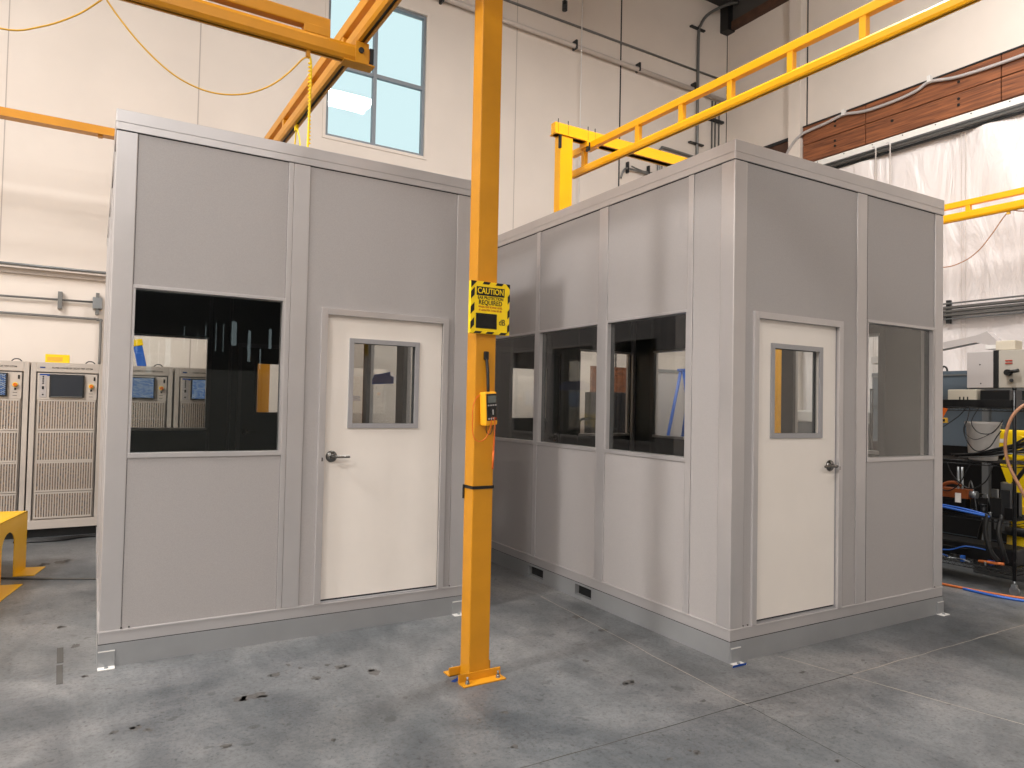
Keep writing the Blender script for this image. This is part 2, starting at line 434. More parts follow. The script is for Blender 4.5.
mb = MB(); mb.box((X1-.23, Y1-.22, 10.0), (X1, Y1, ZC), M['black']); struct(mb.build('trim_4'))
mb = MB(); mb.box((X1-.12, 9.03, 10.03), (X1, Y1-.22, 10.2), M['joist']); mb.box((X1-.08, 9.03, 10.2), (X1, Y1-.22, ZC), M['ceil']); struct(mb.build('trim_5'))
# roof joists, dark and above the view
for k in range(5):
    mb = MB(); y = -9+k*4.4; mb.box((X0, y-.08, ZC-.35), (X1-.25, y+.08, ZC), M['joist']); struct(mb.build('trim_%d' % (6+k)))

# floor joints and marks (thin lines cut in the slab)
def fline(p, q, w, m, name='floor_joint', n=14, jit=.006, z=.0015):
    p = Vector((*p, 0)); q = Vector((*q, 0)); d = (q-p).normalized(); s = Vector((-d.y, d.x, 0))
    mb = MB(); k = mb.mi(m); prev = None
    for i in range(n+1):
        c = p.lerp(q, i/n)+s*random.uniform(-jit, jit); ww = w*random.uniform(.6, 1.3)/2
        a = mb.bm.verts.new(c+s*ww+Vector((0, 0, z))); b = mb.bm.verts.new(c-s*ww+Vector((0, 0, z)))
        if prev: fc = mb.bm.faces.new((prev[0], prev[1], b, a)); fc.material_index = k
        prev = (a, b)
    mb.build(name, floor)
def w2(x, y):  # from the camera's own ground axes into the building's
    v = ROT @ Vector((x, y, 0)); return (v.x, v.y)
M['joint'] = mat('joint_dark', (78, 76, 73), .8)
M['jointlight'] = mat('joint_pale', (176, 168, 158), .8)
fline(w2(-.2, 3.03), w2(2.157, 4.392), .006, M['joint'])
fline(w2(2.157, 4.392), w2(3.67, 5.27), .006, M['jointlight'])
fline(w2(3.67, 5.27), w2(9, 8.4), .006, M['jointlight'])
fline(w2(0.276, 6.011), w2(1.335, 3.893), .006, M['jointlight'], jit=.008)
fline(w2(1.335, 3.893), w2(1.75, 3.05), .005, M['joint'], jit=.004)
fline(w2(1.801, 4.681), w2(3.1, 3.36), .007, M['jointlight'], jit=.003)
mb = MB(); p = Vector((*w2(-2.883, 4.558), .001)); q = Vector((*w2(-2.512, 3.984), .001)); d = (q-p).normalized(); s = Vector((-d.y, d.x, 0))
for a, b in ((0, .3), (.38, .95), (1.0, .5)): pass
mb.prism([(-.016, 0), (.016, 0), (.018, .001), (-.014, .001)], p, s, (0, 0, 1), d, .3, M['joint'])
mb.prism([(-.016, 0), (.014, 0), (.014, .001), (-.018, .001)], p+d*.34, s, (0, 0, 1), d, .33, M['joint']); mb.build('tape_mark', floor)

M['stain'] = mat('oil_stain', (84, 82, 80), .5, noise=.2, nscale=40)
mb = MB(); rnd = random.Random(5)
for (x, y, rx, ry) in [(0.01, 5.39, 0.02, 0.04), (0.27, 3.93, 0.03, 0.03), (0.32, 3.88, 0.02, 0.02), (1.02, 4.29, 0.03, 0.03), (1.34, 4.3, 0.02, 0.02), (1.4, 4.23, 0.04, 0.04), (1.55, 4.05, 0.04, 0.05), (0.86, 4.04, 0.06, 0.04), (0.78, 4.04, 0.04, 0.04), (1.22, 4.13, 0.03, 0.03), (1.13, 4.41, 0.01, 0.02), (1.18, 4.33, 0.01, 0.02), (2.81, 3.19, 0.05, 0.04), (2.52, 2.42, 0.01, 0.01), (2.54, 2.39, 0.02, 0.02), (2.38, 2.41, 0.02, 0.01), (3.0, 2.79, 0.02, 0.01), (1.81, 2.86, 0.02, 0.02), (2.8, 3.59, 0.02, 0.02), (3.28, 4.02, 0.04, 0.03), (3.3, 4.36, 0.04, 0.04), (0.63, 3.53, 0.03, 0.02), (1.08, 3.34, 0.01, 0.02), (-0.08, 5.87, 0.03, 0.03), (0.06, 4.79, 0.02, 0.02), (0.16, 5.98, 0.03, 0.04), (-0.14, 8.14, 0.07, 0.08), (-0.26, 8.11, 0.05, 0.06), (0.18, 3.93, 0.02, 0.02), (1.96, 3.2, 0.02, 0.02), (1.8, 3.19, 0.01, 0.01), (3.88, 2.79, 0.03, 0.01), (3.06, 2.01, 0.02, 0.01)]:
    for q in range(3):
        cx, cy = x+rnd.uniform(-.5, .5)*rx*(q > 0)*2, y+rnd.uniform(-.5, .5)*ry*(q > 0)*2; k = (1.0, .5, .3)[q]
        n = 14; ph = [rnd.uniform(.65, 1.25) for _ in range(n)]
        pts = [(cx+max(rx, .012)*k*ph[i]*math.cos(2*PI*i/n), cy+max(ry, .012)*k*ph[i]*math.sin(2*PI*i/n)) for i in range(n)]
        f = mb.bm.faces.new([mb.bm.verts.new((a, b, .0006)) for a, b in pts]); f.material_index = mb.mi(M['stain'])
mb.build('floor_stain', floor)

# ------------------------------------------------------------------ modular booths
def booth(label, origin, yaw, W, H, L, specs, fork, long_walls):
    root = thing('modular_booth', label, 'booth', (origin[0], origin[1], 0), yaw)
    tw = 0.076
    z0, zt = 0.217, H-0.13
    walls = {'front': (Vector((0, 0, 0)), Vector((1, 0, 0)), Vector((0, 1, 0)), W),
             'right': (Vector((W, 0, 0)), Vector((0, 1, 0)), Vector((-1, 0, 0)), L),
             'back': (Vector((0, L, 0)), Vector((1, 0, 0)), Vector((0, -1, 0)), W),
             'left': (Vector((0, 0, 0)), Vector((0, 1, 0)), Vector((1, 0, 0)), L)}
    # corner posts
    for cx, cy in ((0, 0), (1, 0), (0, 1), (1, 1)):
        mb = MB(); x = cx*(W-.118); y = cy*(L-.118)
        mb.box((x, y, z0-.001), (x+.118, y+.118, zt+.001), M['alu'], .006); mb.build('corner_post', root)
    for wn_, (O, e, n, Ln) in walls.items():
        T = Matrix(((e.x, n.x, 0, O.x), (e.y, n.y, 0, O.y), (0, 0, 1, 0), (0, 0, 0, 1)))  # local: x along, y inward, z up
        # base and caps
        mb = MB(T)
        if wn_ in long_walls and fork:
            xs = [0]+[v for fk in fork for v in fk]+[Ln]
            for i in range(0, len(xs), 2): mb.box((xs[i], -.004, 0), (xs[i+1], .05, .136), M['skid'])
            for fk in fork:
                mb.box((fk[0], -.004, .118), (fk[1], .05, .136), M['skid']); mb.box((fk[0], -.004, 0), (fk[1], .05, .032), M['skid'])
                mb.box((fk[0], .04, .032), (fk[1], .052, .118), M['black'])  # black back plate stands in for the shade inside the fork pocket
        else: mb.box((-.003 if wn_ in ('front', 'back') else 0, -.004, 0), (Ln+(.003 if wn_ in ('front', 'back') else 0), .05, .136), M['skid'])
        mb.box((.0, -.001, .1362), (Ln, .04, .1368), M['seam']); mb.box((.0, -.0025, .1355), (Ln, .04, .1372), M['seam']); mb.build('base_skid', root)
        mb = MB(T); mb.box((0, -.001, .1385), (Ln, tw, z0), M['alu'], .003); mb.box((.001, -.006, z0-.012), (Ln-.001, .004, z0-.004), M['alu']); mb.build('floor_track', root)
        mb = MB(T)
        mb.box((-.003, -.006, H-.078), (Ln+.003, .12, H), M['alu'], .003)
        mb.box((0, -.005, H-.125), (Ln, .10, H-.0782), M['alu'], .002)
        mb.box((.01, .002, H-.131), (Ln-.01, .09, H-.125), M['seam'])
        mb.build('roof_cap', root)
        for sp in specs[wn_]:
            k = sp[0]; a, b = sp[1], sp[2]
            if k == 'mull':
                mb = MB(T); mb.box((a, -.003, z0), (b, .055, zt), M['alu'], .003); mb.box((a, .0552, z0), (b, tw, zt), M['frame_in_shade']); mb.build('mullion', root)
            elif k == 'panel':
                mb = MB(T); mb.box((a+.002, .005, z0), (b-.002, .07, zt), M['panel']); mb.box((a+.002, .0702, z0), (b-.002, tw, zt), M['liner_shade']); mb.build('wall_panel', root)
                mb = MB(T); mb.box((a, .008, z0), (a+.002, .068, zt), M['seam']); mb.box((b-.002, .008, z0), (b, .068, zt), M['seam']); mb.build('panel_joint', root)
            elif k == 'window':
                zl, zh = 1.285, 2.305
                for za, zb in ((z0, zl-.03), (zh+.022, zt)):
                    mb = MB(T); mb.box((a+.002, .005, za), (b-.002, .07, zb), M['panel']); mb.box((a+.002, .0702, za), (b-.002, tw, zb), M['liner_shade']); mb.build('wall_panel', root)
                mb = MB(T)
                mb.box((a, -.004, zl-.03), (b, tw, zl), M['alu'], .002)
                mb.box((a, -.002, zh), (b, tw, zh+.022), M['alu'], .002)
                mb.box((a, .001, zl), (a+.014, .036, zh), M['alu']); mb.box((b-.014, .001, zl), (b, .036, zh), M['alu']); mb.box((a, .0362, zl), (a+.014, tw, zh), M['frame_in_shade']); mb.box((b-.014, .0362, zl), (b, tw, zh), M['frame_in_shade'])
                mb.box((a, .008, z0), (a+.002, .068, zt), M['seam']); mb.box((b-.002, .008, z0), (b, .068, zt), M['seam'])
                wf = mb.build('window_frame', root)
                mb = MB(T); mb.box((a+.014, .034, zl), (b-.014, .040, zh), M['glass']); mb.build('window_glass', wf)
            elif k == 'door':
                # sp: ('door', a, b, d0, d1, hinge_side) a..b panel span, d0..d1 door frame outer
                d0, d1, lever_at = sp[3], sp[4], sp[5]
                zf = 2.285
                mb = MB(T)
                mb.box((a+.002, .005, z0), (d0+.01, .07, zt), M['panel']); mb.box((d1-.01, .005, z0), (b-.002, .07, zt), M['panel'])
                mb.box((d0+.01, .005, zf-.01), (d1-.01, .07, zt), M['panel'])
                for q in (((a+.002, z0), (d0+.01, zt)), ((d1-.01, z0), (b-.002, zt)), ((d0+.01, zf-.01), (d1-.01, zt))):
                    mb.box((q[0][0], .0702, q[0][1]), (q[1][0], tw, q[1][1]), M['liner_shade'])
                mb.build('wall_panel', root)
                fw = .045; mb = MB(T)
                for yy in (-.012, tw-.002):
                    mm = M['alu'] if yy < 0 else M['frame_in_shade']
                    mb.box((d0, yy, z0), (d0+fw, yy+.02, zf), mm, .002); mb.box((d1-fw, yy, z0), (d1, yy+.02, zf), mm, .002)
                    mb.box((d0+fw+.0005, yy, zf-fw), (d1-fw-.0005, yy+.02, zf), mm, .002)
                mb.box((d0+.012, .008, z0), (d0+fw-.008, tw-.002, zf-.01), M['doorgrey']); mb.box((d1-fw+.008, .008, z0), (d1-.012, tw-.002, zf-.01), M['doorgrey'])
                mb.box((d0+.012, .008, zf-fw+.008), (d1-.012, tw-.002, zf-.012), M['doorgrey'])
                mb.box((d0+fw, .0, z0-.004), (d1-fw, tw, z0+.006), M['doorgrey'])
                mb.build('door_frame', root)
                la, lb = d0+fw-.004, d1-fw+.004; lz0, lz1 = z0+.018, zf-fw+.002
                cu = (la+lb)/2 + (sp[6] if len(sp) > 6 else 0); g0, g1, gz0, gz1 = cu-.272, cu+.272, 1.437, 2.085
                dr = thing('door', '', '', (0, 0, 0)); 
                for kk in ('label', 'category'): del dr[kk]
                bpy.data.objects.remove(dr)
                mb = MB(T)
                i = .02
                for p, q in (((la, lz0), (g0+i, lz1)), ((g1-i, lz0), (lb, lz1)), ((g0+i, lz0), (g1-i, gz0+i)), ((g0+i, gz1-i), (g1-i, lz1))):
                    mb.box((p[0], .024, p[1]), (q[0], .058, q[1]), M['door']); mb.box((p[0], .0582, p[1]), (q[0], .064, q[1]), M['liner_shade'])
                dr = mb.build('door', root)
                mb = MB(T); t = .034
                for yy, mm in ((.012, M['doorgrey']), (.062, M['frame_in_shade'])):
                    mb.box((g0, yy, gz0), (g0+t, yy+.014, gz1), mm, .002); mb.box((g1-t, yy, gz0), (g1, yy+.014, gz1), mm, .002)
                    mb.box((g0+t, yy, gz0), (g1-t, yy+.014, gz0+t), mm, .002); mb.box((g0+t, yy, gz1-t), (g1-t, yy+.014, gz1), mm, .002)
                mb.build('door_window_frame', dr)
                mb = MB(T); mb.box((g0+t-.004, .040, gz0+t-.004), (g1-t+.004, .046, gz1-t+.004), M['glass']); mb.build('door_window_glass', dr)
                # lever handles on both faces
                sgn = 1 if lever_at == 'a' else -1
                hx_ = la+.062 if lever_at == 'a' else lb-.062
                hz_ = 1.237
                for yf, dd in ((.024, -1), (.064, 1)):
                    mb = MB(T)
                    mb.lathe([(0, 0), (.040, 0), (.041, .006), (.036, .013), (.018, .018), (.014, .022)], (hx_, yf, hz_), M['chrome'], 28, (0, dd, 0))
                    mb.cyl((hx_, yf, hz_), (hx_, yf+dd*.062, hz_), .0125, M['chrome'], 16)
                    mb.tube([(hx_-sgn*.008, yf+dd*.058, hz_), (hx_+sgn*.02, yf+dd*.062, hz_+.001), (hx_+sgn*.07, yf+dd*.060, hz_), (hx_+sgn*.118, yf+dd*.052, hz_-.001)], .0095, M['chrome'], 12)
                    if dd < 0: mb.cyl((hx_, yf+dd*.06, hz_), (hx_, yf+dd*.068, hz_), .008, M['black'], 12)
                    mb.build('lever_handle', dr)
                # strike plate
                mb = MB(T); sx_ = d0+fw-.02 if lever_at == 'a' else d1-fw+.008
                mb.box((sx_, -.0135, hz_-.03), (sx_+.008, -.011, hz_-.005), M['chrome']); mb.build('strike_plate', dr)
                # dark strip standing in for the shade in the gap under the leaf
                mb = MB(T); mb.box((la+.004, .03, z0+.006), (lb-.004, .05, z0+.018), M['seam']); mb.build('leaf_gap_shade', dr)
    # roof and floor decks
    mb = MB(); mb.box((.08, .08, zt), (W-.08, L-.08, zt+.06), M['liner_shade']); mb.build('roof_deck', root)
    mb = MB(); mb.box((.05, .05, .12), (W-.05, L-.05, z0-.004), M['liner_shade']); mb.build('floor_deck', root)
    # anchor brackets
    for x, sx in ((.045, 1), (W-.045, -1)):
        mb = MB(); mb.box((x-.045, -.012, .004), (x+.045, -.004, .10), M['skid'], .001); mb.box((x-.045, -.013, .094), (x+.045, -.011, .1), M['white'])
        mb.box((x-.045, -.060, .0), (x+.045, -.004, .006), M['white'], .001); mb.cyl((x, -.035, .006), (x, -.035, .012), .012, M['galv'], 6)
        mb.build('anchor_bracket', root)
    # little fixing studs at panel corners
    mb = MB()
    for x in (.118, .16, W-.118):
        mb.cyl((x, -.006, z0+.008), (x, -.001, z0+.008), .005, M['chrome'], 8)
    mb.build('screws', root)
    return root

specR = {
 'front': [('door', .118, 1.30, .19, 1.128, 'b'), ('mull', 1.30, 1.418), ('window', 1.434, 2.33)],
 'left': [('panel', .118, .37), ('mull', .37, .418), ('window', .418, 1.33), ('mull', 1.33, 1.442), ('window', 1.442, 2.358), ('mull', 2.358, 2.416), ('window', 2.416, 3.33), ('mull', 3.33, 3.39), ('panel', 3.39, 3.782)],
 'right': [('panel', .118, .45), ('mull', .45, .5), ('window', .5, 1.41), ('mull', 1.41, 1.52), ('window', 1.52, 2.43), ('mull', 2.43, 2.52), ('window', 2.52, 3.45), ('mull', 3.45, 3.5), ('panel', 3.5, 3.782)],
 'back': [('door', .118, 1.50, .35, 1.288, 'b'), ('mull', 1.50, 1.53), ('window', 1.53, 2.34)],
}
specL = {
 'front': [('window', .118, 1.034), ('mull', 1.034, 1.068), ('mull', 1.070, 1.18), ('door', 1.18, 2.326, 1.285, 2.270, 'a', -.008)],
 'right': [('panel', .118, .2), ('mull', .2, .25), ('window', .25, 1.16), ('mull', 1.16, 1.3), ('window', 1.3, 2.16), ('mull', 2.16, 2.25), ('window', 2.25, 3.1), ('mull', 3.1, 3.16), ('panel', 3.16, 3.782)],
 'left': [('panel', .118, .45), ('mull', .45, .5), ('panel', .5, 1.41), ('mull', 1.41, 1.52), ('panel', 1.52, 2.43), ('mull', 2.43, 2.52), ('panel', 2.52, 3.45), ('mull', 3.45, 3.5), ('panel', 3.5, 3.782)],
 'back': [('window', .118, 1.05), ('mull', 1.05, 1.08), ('panel', 1.08, 1.27), ('mull', 1.27, 1.30), ('door', 1.30, 2.326, 1.37, 2.30, 'a')],
}
RO = (3.580, 3.108); RY = -0.0229; LO = (0.123, 4.891); LY = -0.0118
boothR = booth('grey modular office booth on the right, its long windowed side facing the yellow post', RO, RY, 2.458, 3.395, 3.90, specR, [(1.47, 1.70), (2.2, 2.46)], ('left', 'right'))
boothL = booth('grey modular booth left of the yellow post, with one wide front window and white door', LO, LY, 2.444, 3.395, 3.90, specL, None, ())
def BL(u, v, z): # point in the left booth's frame
    c, s = math.cos(LY), math.sin(LY); return Vector((LO[0]+u*c-v*s, LO[1]+u*s+v*c, z))
def BR(u, v, z):
    c, s = math.cos(RY), math.sin(RY); return Vector((RO[0]+u*c-v*s, RO[1]+u*s+v*c, z))

# ------------------------------------------------------------------ yellow crane column
post = thing('crane_column', 'amber yellow square steel column bolted to floor in front of both booths', 'column', (2.052, 3.712, 0))
mb = MB(); mb.box((-.069, -.055, 0.004), (.069, .055, 5.0), M['amber'], .006); mb.build('post', post)
for sy in (-1, 1):
    mb = MB()
    ya = sy*.057; yb = sy*.135
    mb.box((-.14, min(ya, yb), 0), (.142, max(ya, yb), .008), M['amber'], .002)
    yc = sy*.066
    mb.box((-.14, min(ya, yc), 0), (.142, max(ya, yc), .052), M['amber'], .002)
    an = mb.build('base_angle', post)
    for x in (-.10, .105):
        mb = MB(); y = sy*.10
        mb.cyl((x, y, .008), (x, y, .012), .014, M['galv'], 14); mb.cyl((x, y, .012), (x, y, .024), .011, M['galv'], 6); mb.cyl((x, y, .024), (x, y, .046), .006, M['galv'], 10)
        mb.build('anchor_bolt', an)
# velcro band
st = MB(); y = 3.712; XC = 2.052
for a, b in (((-.073, -.060), (.073, -.0555)), ((-.073, .0555), (.073, .060)), ((-.0735, -.06), (-.0695, .06)), ((.0695, -.06), (.0735, .06))):
    st.box((XC+a[0], y+a[1], 1.125), (XC+b[0], y+b[1], 1.143), M['black'])
st.box((1.974, y+.045, 1.06), (1.981, y+.058, 1.143), M['black'])
tag(st.build('cable_tie', None, (XC, y, 1.13)), 'black strap wrapped round the yellow column at waist height', 'strap')
# little blue tape on floor by column
mb = MB(); v = w2(-.31, 4.17); mb.box((-.035, -.014, 0), (.035, .014, .001), M['blue'], T=Matrix.Translation((1.93, 3.71, .0005)) @ Matrix.Rotation(.5, 4, 'Z'))
tag(mb.build('blue_tape', None, (1.93, 3.71, 0)), 'small blue tape piece on floor between the column base angles', 'tape')

# caution sign with decibel display
sgn = thing('caution_sign', 'yellow and black CAUTION ear protection sign with decibel display on the yellow column', 'sign', (2.060, 3.645, 2.205))
w, h = .135, .156
mb = MB(); mb.box((-w, -.018, -h), (w, .010, h), M['signyellow'], .004); mb.build('sign_board', sgn)
mb = MB()
def stripe(x0, x1, z0, z1, slant, axis):
    # slanted black hazard bars along the border, clipped to it
    if axis == 'x':
        pts = [(x0, z0), (x1, z0), (x1+slant, z1), (x0+slant, z1)]
    else:
        pts = [(x0, z0), (x1, z0+slant), (x1, z1+slant), (x0, z1)]
    mb.prism(pts, (0, -.0182, 0), (1, 0, 0), (0, 0, 1), (0, -1, 0), .0012, M['black'])
b_ = .026
for x in (-.058, .032): stripe(x, x+.045, h-b_*.62, h-.001, .012, 'x')
for x in (-.112, -.03, .062): stripe(x, x+.045, -h+.001, -h+b_*.55, .014, 'x')
for z in (-.135, -.045, .045): 
    stripe(-w+.001, -w+b_, z, z+.045, .028, 'z'); stripe(w-b_*.6, w-.001, z-.012, z+.034, .018, 'z')
mb.prism([(-w+.001, h-.045), (-w+.001, h-.001), (-w+.042, h-.001)], (0, -.0182, 0), (1, 0, 0), (0, 0, 1), (0, -1, 0), .0012, M['black'])
mb.prism([(w-.001, h-.03), (w-.001, h-.001), (w-.03, h-.001)], (0, -.0182, 0), (1, 0, 0), (0, 0, 1), (0, -1, 0), .0012, M['black'])
mb.prism([(w-.001, -h+.03), (w-.001, -h+.001), (w-.03, -h+.001)], (0, -.0182, 0), (1, 0, 0), (0, 0, 1), (0, -1, 0), .0012, M['signyellow'])
mb.build('hazard_border', sgn)
mb = MB(); mb.box((-.096, -.0196, .072), (.096, -.018, .124), M['black']); mb.build('caution_panel', sgn)
mb = MB(); mb.box((-.098, -.0215, -.124), (.045, -.018, -.034), M['black'], .002); mb.box((-.092, -.022, -.118), (.039, -.0212, -.040), M['display_black']); mb.build('display', sgn)
text('caution_text', 'CAUTION', .050, M['signyellow'], sgn, facing_cam(0, -.0202, .098), sx=.80, bold=.0005)
text('protection_text', 'EAR PROTECTION', .026, M['black'], sgn, facing_cam(0, -.0190, .058), sx=.82, bold=.0004)
text('required_text', 'REQUIRED', .040, M['black'], sgn, facing_cam(0, -.0190, .030), sx=.86, bold=.0005)
text('small_text', 'WHEN THE SOUND LEVEL', .016, M['red'], sgn, facing_cam(0, -.0190, .004), sx=.88)
text('small_text', 'IS GREATER THAN 85 dB', .016, M['red'], sgn, facing_cam(0, -.0190, -.015), sx=.9)
text('decibel_text', 'dB', .050, M['black'], sgn, facing_cam(.082, -.0190, -.082), sx=.85, bold=.0003)

# multimeter hanging by a strap
mm = thing('multimeter', 'yellow handheld multimeter hanging by black strap from the column', 'meter', (2.062, 3.628, 1.605))
T = Matrix.Scale(1.18, 4) @ Matrix.Rotation(math.radians(16), 4, 'Z') @ Matrix.Rotation(math.radians(-4), 4, 'Y')
mb = MB(T); mb.box((-.042, -.022, -.085), (.042, .022, .085), mat('meter_yellow', (250, 176, 20), .4), .011); mb.build('holster', mm)
mb = MB(T); mb.box((-.035, -.026, -.06), (.035, -.018, .075), M['black'], .004); mb.cyl((0, -.026, -.015), (0, -.031, -.015), .017, M['black'], 20); mb.box((-.002, -.0325, -.03), (.002, -.031, -.004), M['white'])
for i in range(4): mb.box((-.03+i*.017, -.0275, .014), (-.02+i*.017, -.0255, .021), M['ctrlgrey'])
for i in range(4): mb.cyl((-.025+i*.0165, -.026, -.05), (-.025+i*.0165, -.028, -.05), .005, M['red'] if i == 3 else M['ctrlgrey'], 10)
mb.build('face', mm)
mb = MB(T); mb.box((-.029, -.0275, .030), (.029, -.0255, .066), mat('lcd', (96, 104, 100), .2)); mb.build('display', mm)
mb = MB(); mb.tube([(-.004, .0, .082), (-.008, -.004, .13), (-.008, .004, .22), (-.010, .018, .30), (-.012, .022, .325)], .0095, M['black'], 8)
mb.box((-.028, .010, .29), (.003, .026, .342), M['black'], .006); mb.build('strap', mm)
mb = MB(); mb.tube([(.01, -.028, -.05), (.0, -.032, -.10), (-.022, -.02, -.17), (-.062, -.01, -.195), (-.098, -.006, -.17), (-.108, -.004, -.10), (-.106, -.002, -.0), (-.09, .0, .05), (-.06, .0, .08), (-.035, .0, .07)], .0028, M['orangered'], 8)
mb.build('test_lead', mm)
mb = MB(); mb.tube([(.025, -.028, -.05), (.03, -.03, -.12), (.028, -.02, -.2), (.032, -.012, -.28), (.03, -.01, -.33), (.038, -.01, -.24), (.04, -.012, -.14), (.036, -.018, -.02), (.03, -.02, .05)], .0028, M['orangered'], 8)
mb.cyl((.034, -.012, -.25), (.030, -.012, -.36), .006, M['orangered'], 10); mb.build('test_lead', mm)
mb = MB(); mb.tube([(-.03, -.028, -.05), (-.03, -.03, -.09), (-.018, -.015, -.14), (.01, -.012, -.15), (.026, -.014, -.1), (.02, -.02, -.06)], .0026, M['black'], 8); mb.build('test_lead', mm)

# ------------------------------------------------------------------ crane trusses
TRK = [(-.036, .12), (.036, .12), (.05, .095), (.05, .03), (.036, .004), (.013, 0), (.013, .008), (.034, .016), (.044, .036), (.044, .09), (.032, .112),
       (-.032, .112), (-.044, .09), (-.044, .036), (-.034, .016), (-.013, .008), (-.013, 0), (-.036, .004), (-.05, .03), (-.05, .095)]
def truss(name, label, cat, p0, d, length, uprights, htop, m, start_top=0.0, end_top=None, ts=1.0):
    """p0: bottom centre of the track's near end; d: direction"""
    d = Vector(d).normalized(); s = Vector((-d.y, d.x, 0)); p0 = Vector(p0)
    root = thing(name, label, cat, p0)
    T = Matrix.Identity(4)
    mb = MB(); mb.prism([(x*ts, y*ts) for x, y in TRK], (0, 0, 0), s, (0, 0, 1), d, length, m); tr = mb.build('track', root)
    mb = MB(); mb.box((-.012, .002, .010), (.012, length-.002, .014), M['black'], T=Matrix(((s.x*-1, d.x, 0, 0), (s.y*-1, d.y, 0, 0), (0, 0, 1, 0), (0, 0, 0, 1)))); mb.build('slot', tr)
    Tm = Matrix(((-s.x, d.x, 0, 0), (-s.y, d.y, 0, 0), (0, 0, 1, 0), (0, 0, 0, 1)))
    et = length if end_top is None else end_top
    mb = MB(Tm); mb.box((-.038, start_top, htop-.09), (.038, et, htop), m, .010); mb.build('top_chord', root)
    for u in uprights:
        mb = MB(Tm); mb.box((-.032, u-.032, .119*ts), (.032, u+.032, htop-.089), m, .003); mb.build('upright', root)
    return root
# left runway
truss('crane_runway', 'amber trussed crane runway passing over the left booth towards the high window', 'crane rail', (1.655, -1.0, 4.25), (0, 1, 0), 9.0,
      [k for k in (.3, 1.25, 2.2, 3.15, 4.1, 5.2, 6.28, 7.19, 8.17, 8.9)], .285, M['amber'])
# bridge under it
br = truss('crane_bridge', 'amber trussed crane bridge beam crossing the picture top left', 'crane rail', (-5.0, 4.93, 4.098), (1, 0, 0), 6.73,
      [.4, 1.5, 2.6, 3.7, 4.8, 5.2], .255, M['amber'], 0, 6.42)
mb = MB(); mb.box((6.235, -.04, .119), (6.42, .04, .18), M['amber'], .004); mb.build('end_gusset', br)
mb = MB()
mb.box((6.52, -.055, -.012), (6.75, .055, .0), M['amber'], .003); mb.box((6.60, -.06, -.01), (6.70, -.052, .145), M['amber'], .002); mb.box((6.60, .052, -.01), (6.70, .06, .145), M['amber'], .002)
mb.box((6.71, -.052, .01), (6.74, .052, .12), M['darksteel']); mb.cyl((6.64, -.075, .08), (6.64, -.05, .08), .02, M['darksteel'], 12)
mb.build('end_truck', br)
# far header on the left
mb = MB(); mb.box((-3.2, -.05, 0), (2.3, .05, .1), M['amber'], .004); mb.box((-3.2, -.07, -.004), (2.3, .07, .012), M['amber']); 
hd = thing('crane_header', 'amber crane header beam high behind the left booth, above wall pipes', 'crane beam', (0, 9.7, 4.755))
mb.build('beam', hd)
mb = MB(); mb.box((.05, -.03, -.03), (.10, .03, 0), M['amber']); mb.build('clip', hd)
# festoon cable on the bridge
mb = MB()
mb.tube([(-1.4, 4.93, 3.98), (-.9, 4.93, 3.78), (-.48, 4.93, 3.73), (-.28, 4.93, 3.80), (-.10, 4.93, 3.93), (.03, 4.93, 4.07), (.04, 4.93, 4.07), (.11, 4.93, 3.98), (.23, 4.93, 3.85), (.38, 4.93, 3.73), (.52, 4.93, 3.665), (.68, 4.93, 3.645), (.86, 4.93, 3.685), (1.02, 4.93, 3.78), (1.14, 4.93, 3.90), (1.24, 4.93, 4.03), (1.28, 4.93, 4.05)], .0055, M['rope'], 8)
tag(mb.build('festoon_cable', None, (.5, 4.93, 4.1)), 'thin yellow cable draped in loops below the crane bridge', 'cable')
mb = MB(); mb.tube([(1.27, 4.93, 4.085), (1.295, 4.93, 4.04), (1.30, 4.93, 3.9), (1.292, 4.93, 3.42), (1.29, 4.93, 3.41)], .008, M['ropebright'], 8)
for k in range(22): mb.lathe([(.010, 0), (.013, .005), (.010, .010)], (1.30-.0005*k, 4.93, 3.44+k*.027), M['ropebright'], 8)
mb.box((1.262, 4.915, 4.05), (1.288, 4.945, 4.10), M['amber']); tag(mb.build('air_hose', None, (1.29, 4.93, 3.4)), 'bright yellow coiled hose hanging straight down from the crane bridge', 'hose')
mb = MB(); mb.box((1.64, 6.72, 4.20), (1.67, 6.76, 4.262), M['ropebright']); mb.tube([(1.655, 6.74, 4.22), (1.66, 6.80, 4.1), (1.66, 6.84, 3.9)], .007, M['ropebright'], 6); mb.tube([(1.655, 6.73, 4.22), (1.66, 6.64, 4.1), (1.66, 6.56, 3.9)], .007, M['ropebright'], 6)
tag(mb.build('lifting_sling', None, (1.655, 6.74, 4.2)), 'short yellow sling hanging forked below the left crane runway', 'sling')
# right crane
truss('crane_runway', 'bright yellow trussed crane runway slanting above the right booth', 'crane rail', (5.74, -.5, 4.795), (0, 1, 0), 8.36,
      [v+.5 for v in (-.1, .62, 1.35, 2.1, 2.83, 3.57, 4.31, 5.05, 5.76, 6.5, 7.59)], .385, M['yellow'], ts=.84)
hd = thing('crane_header', 'bright yellow header beam carrying the right runway, on the far yellow post', 'crane beam', (5.15, 7.5, 5.18))
mb = MB(); mb.box((0, -.05, 0.0), (4.4, .05, .16), M['yellow'], .006); mb.box((0, -.075, 0), (4.4, .075, .014), M['yellow']); mb.build('beam', hd)
mb = MB()
for x in (.05, .21, .54, .66): mb.cyl((x, -.045, .0), (x, -.045, .21), .006, M['black'], 8)
mb.build('threaded_rod', hd)
mb = MB(); mb.box((.50, -.09, -.07), (.69, .09, -.001), M['yellow'], .004); mb.box((.52, -.10, -.13), (.54, -.03, -.02), M['black']); mb.build('hanger_clamp', hd)
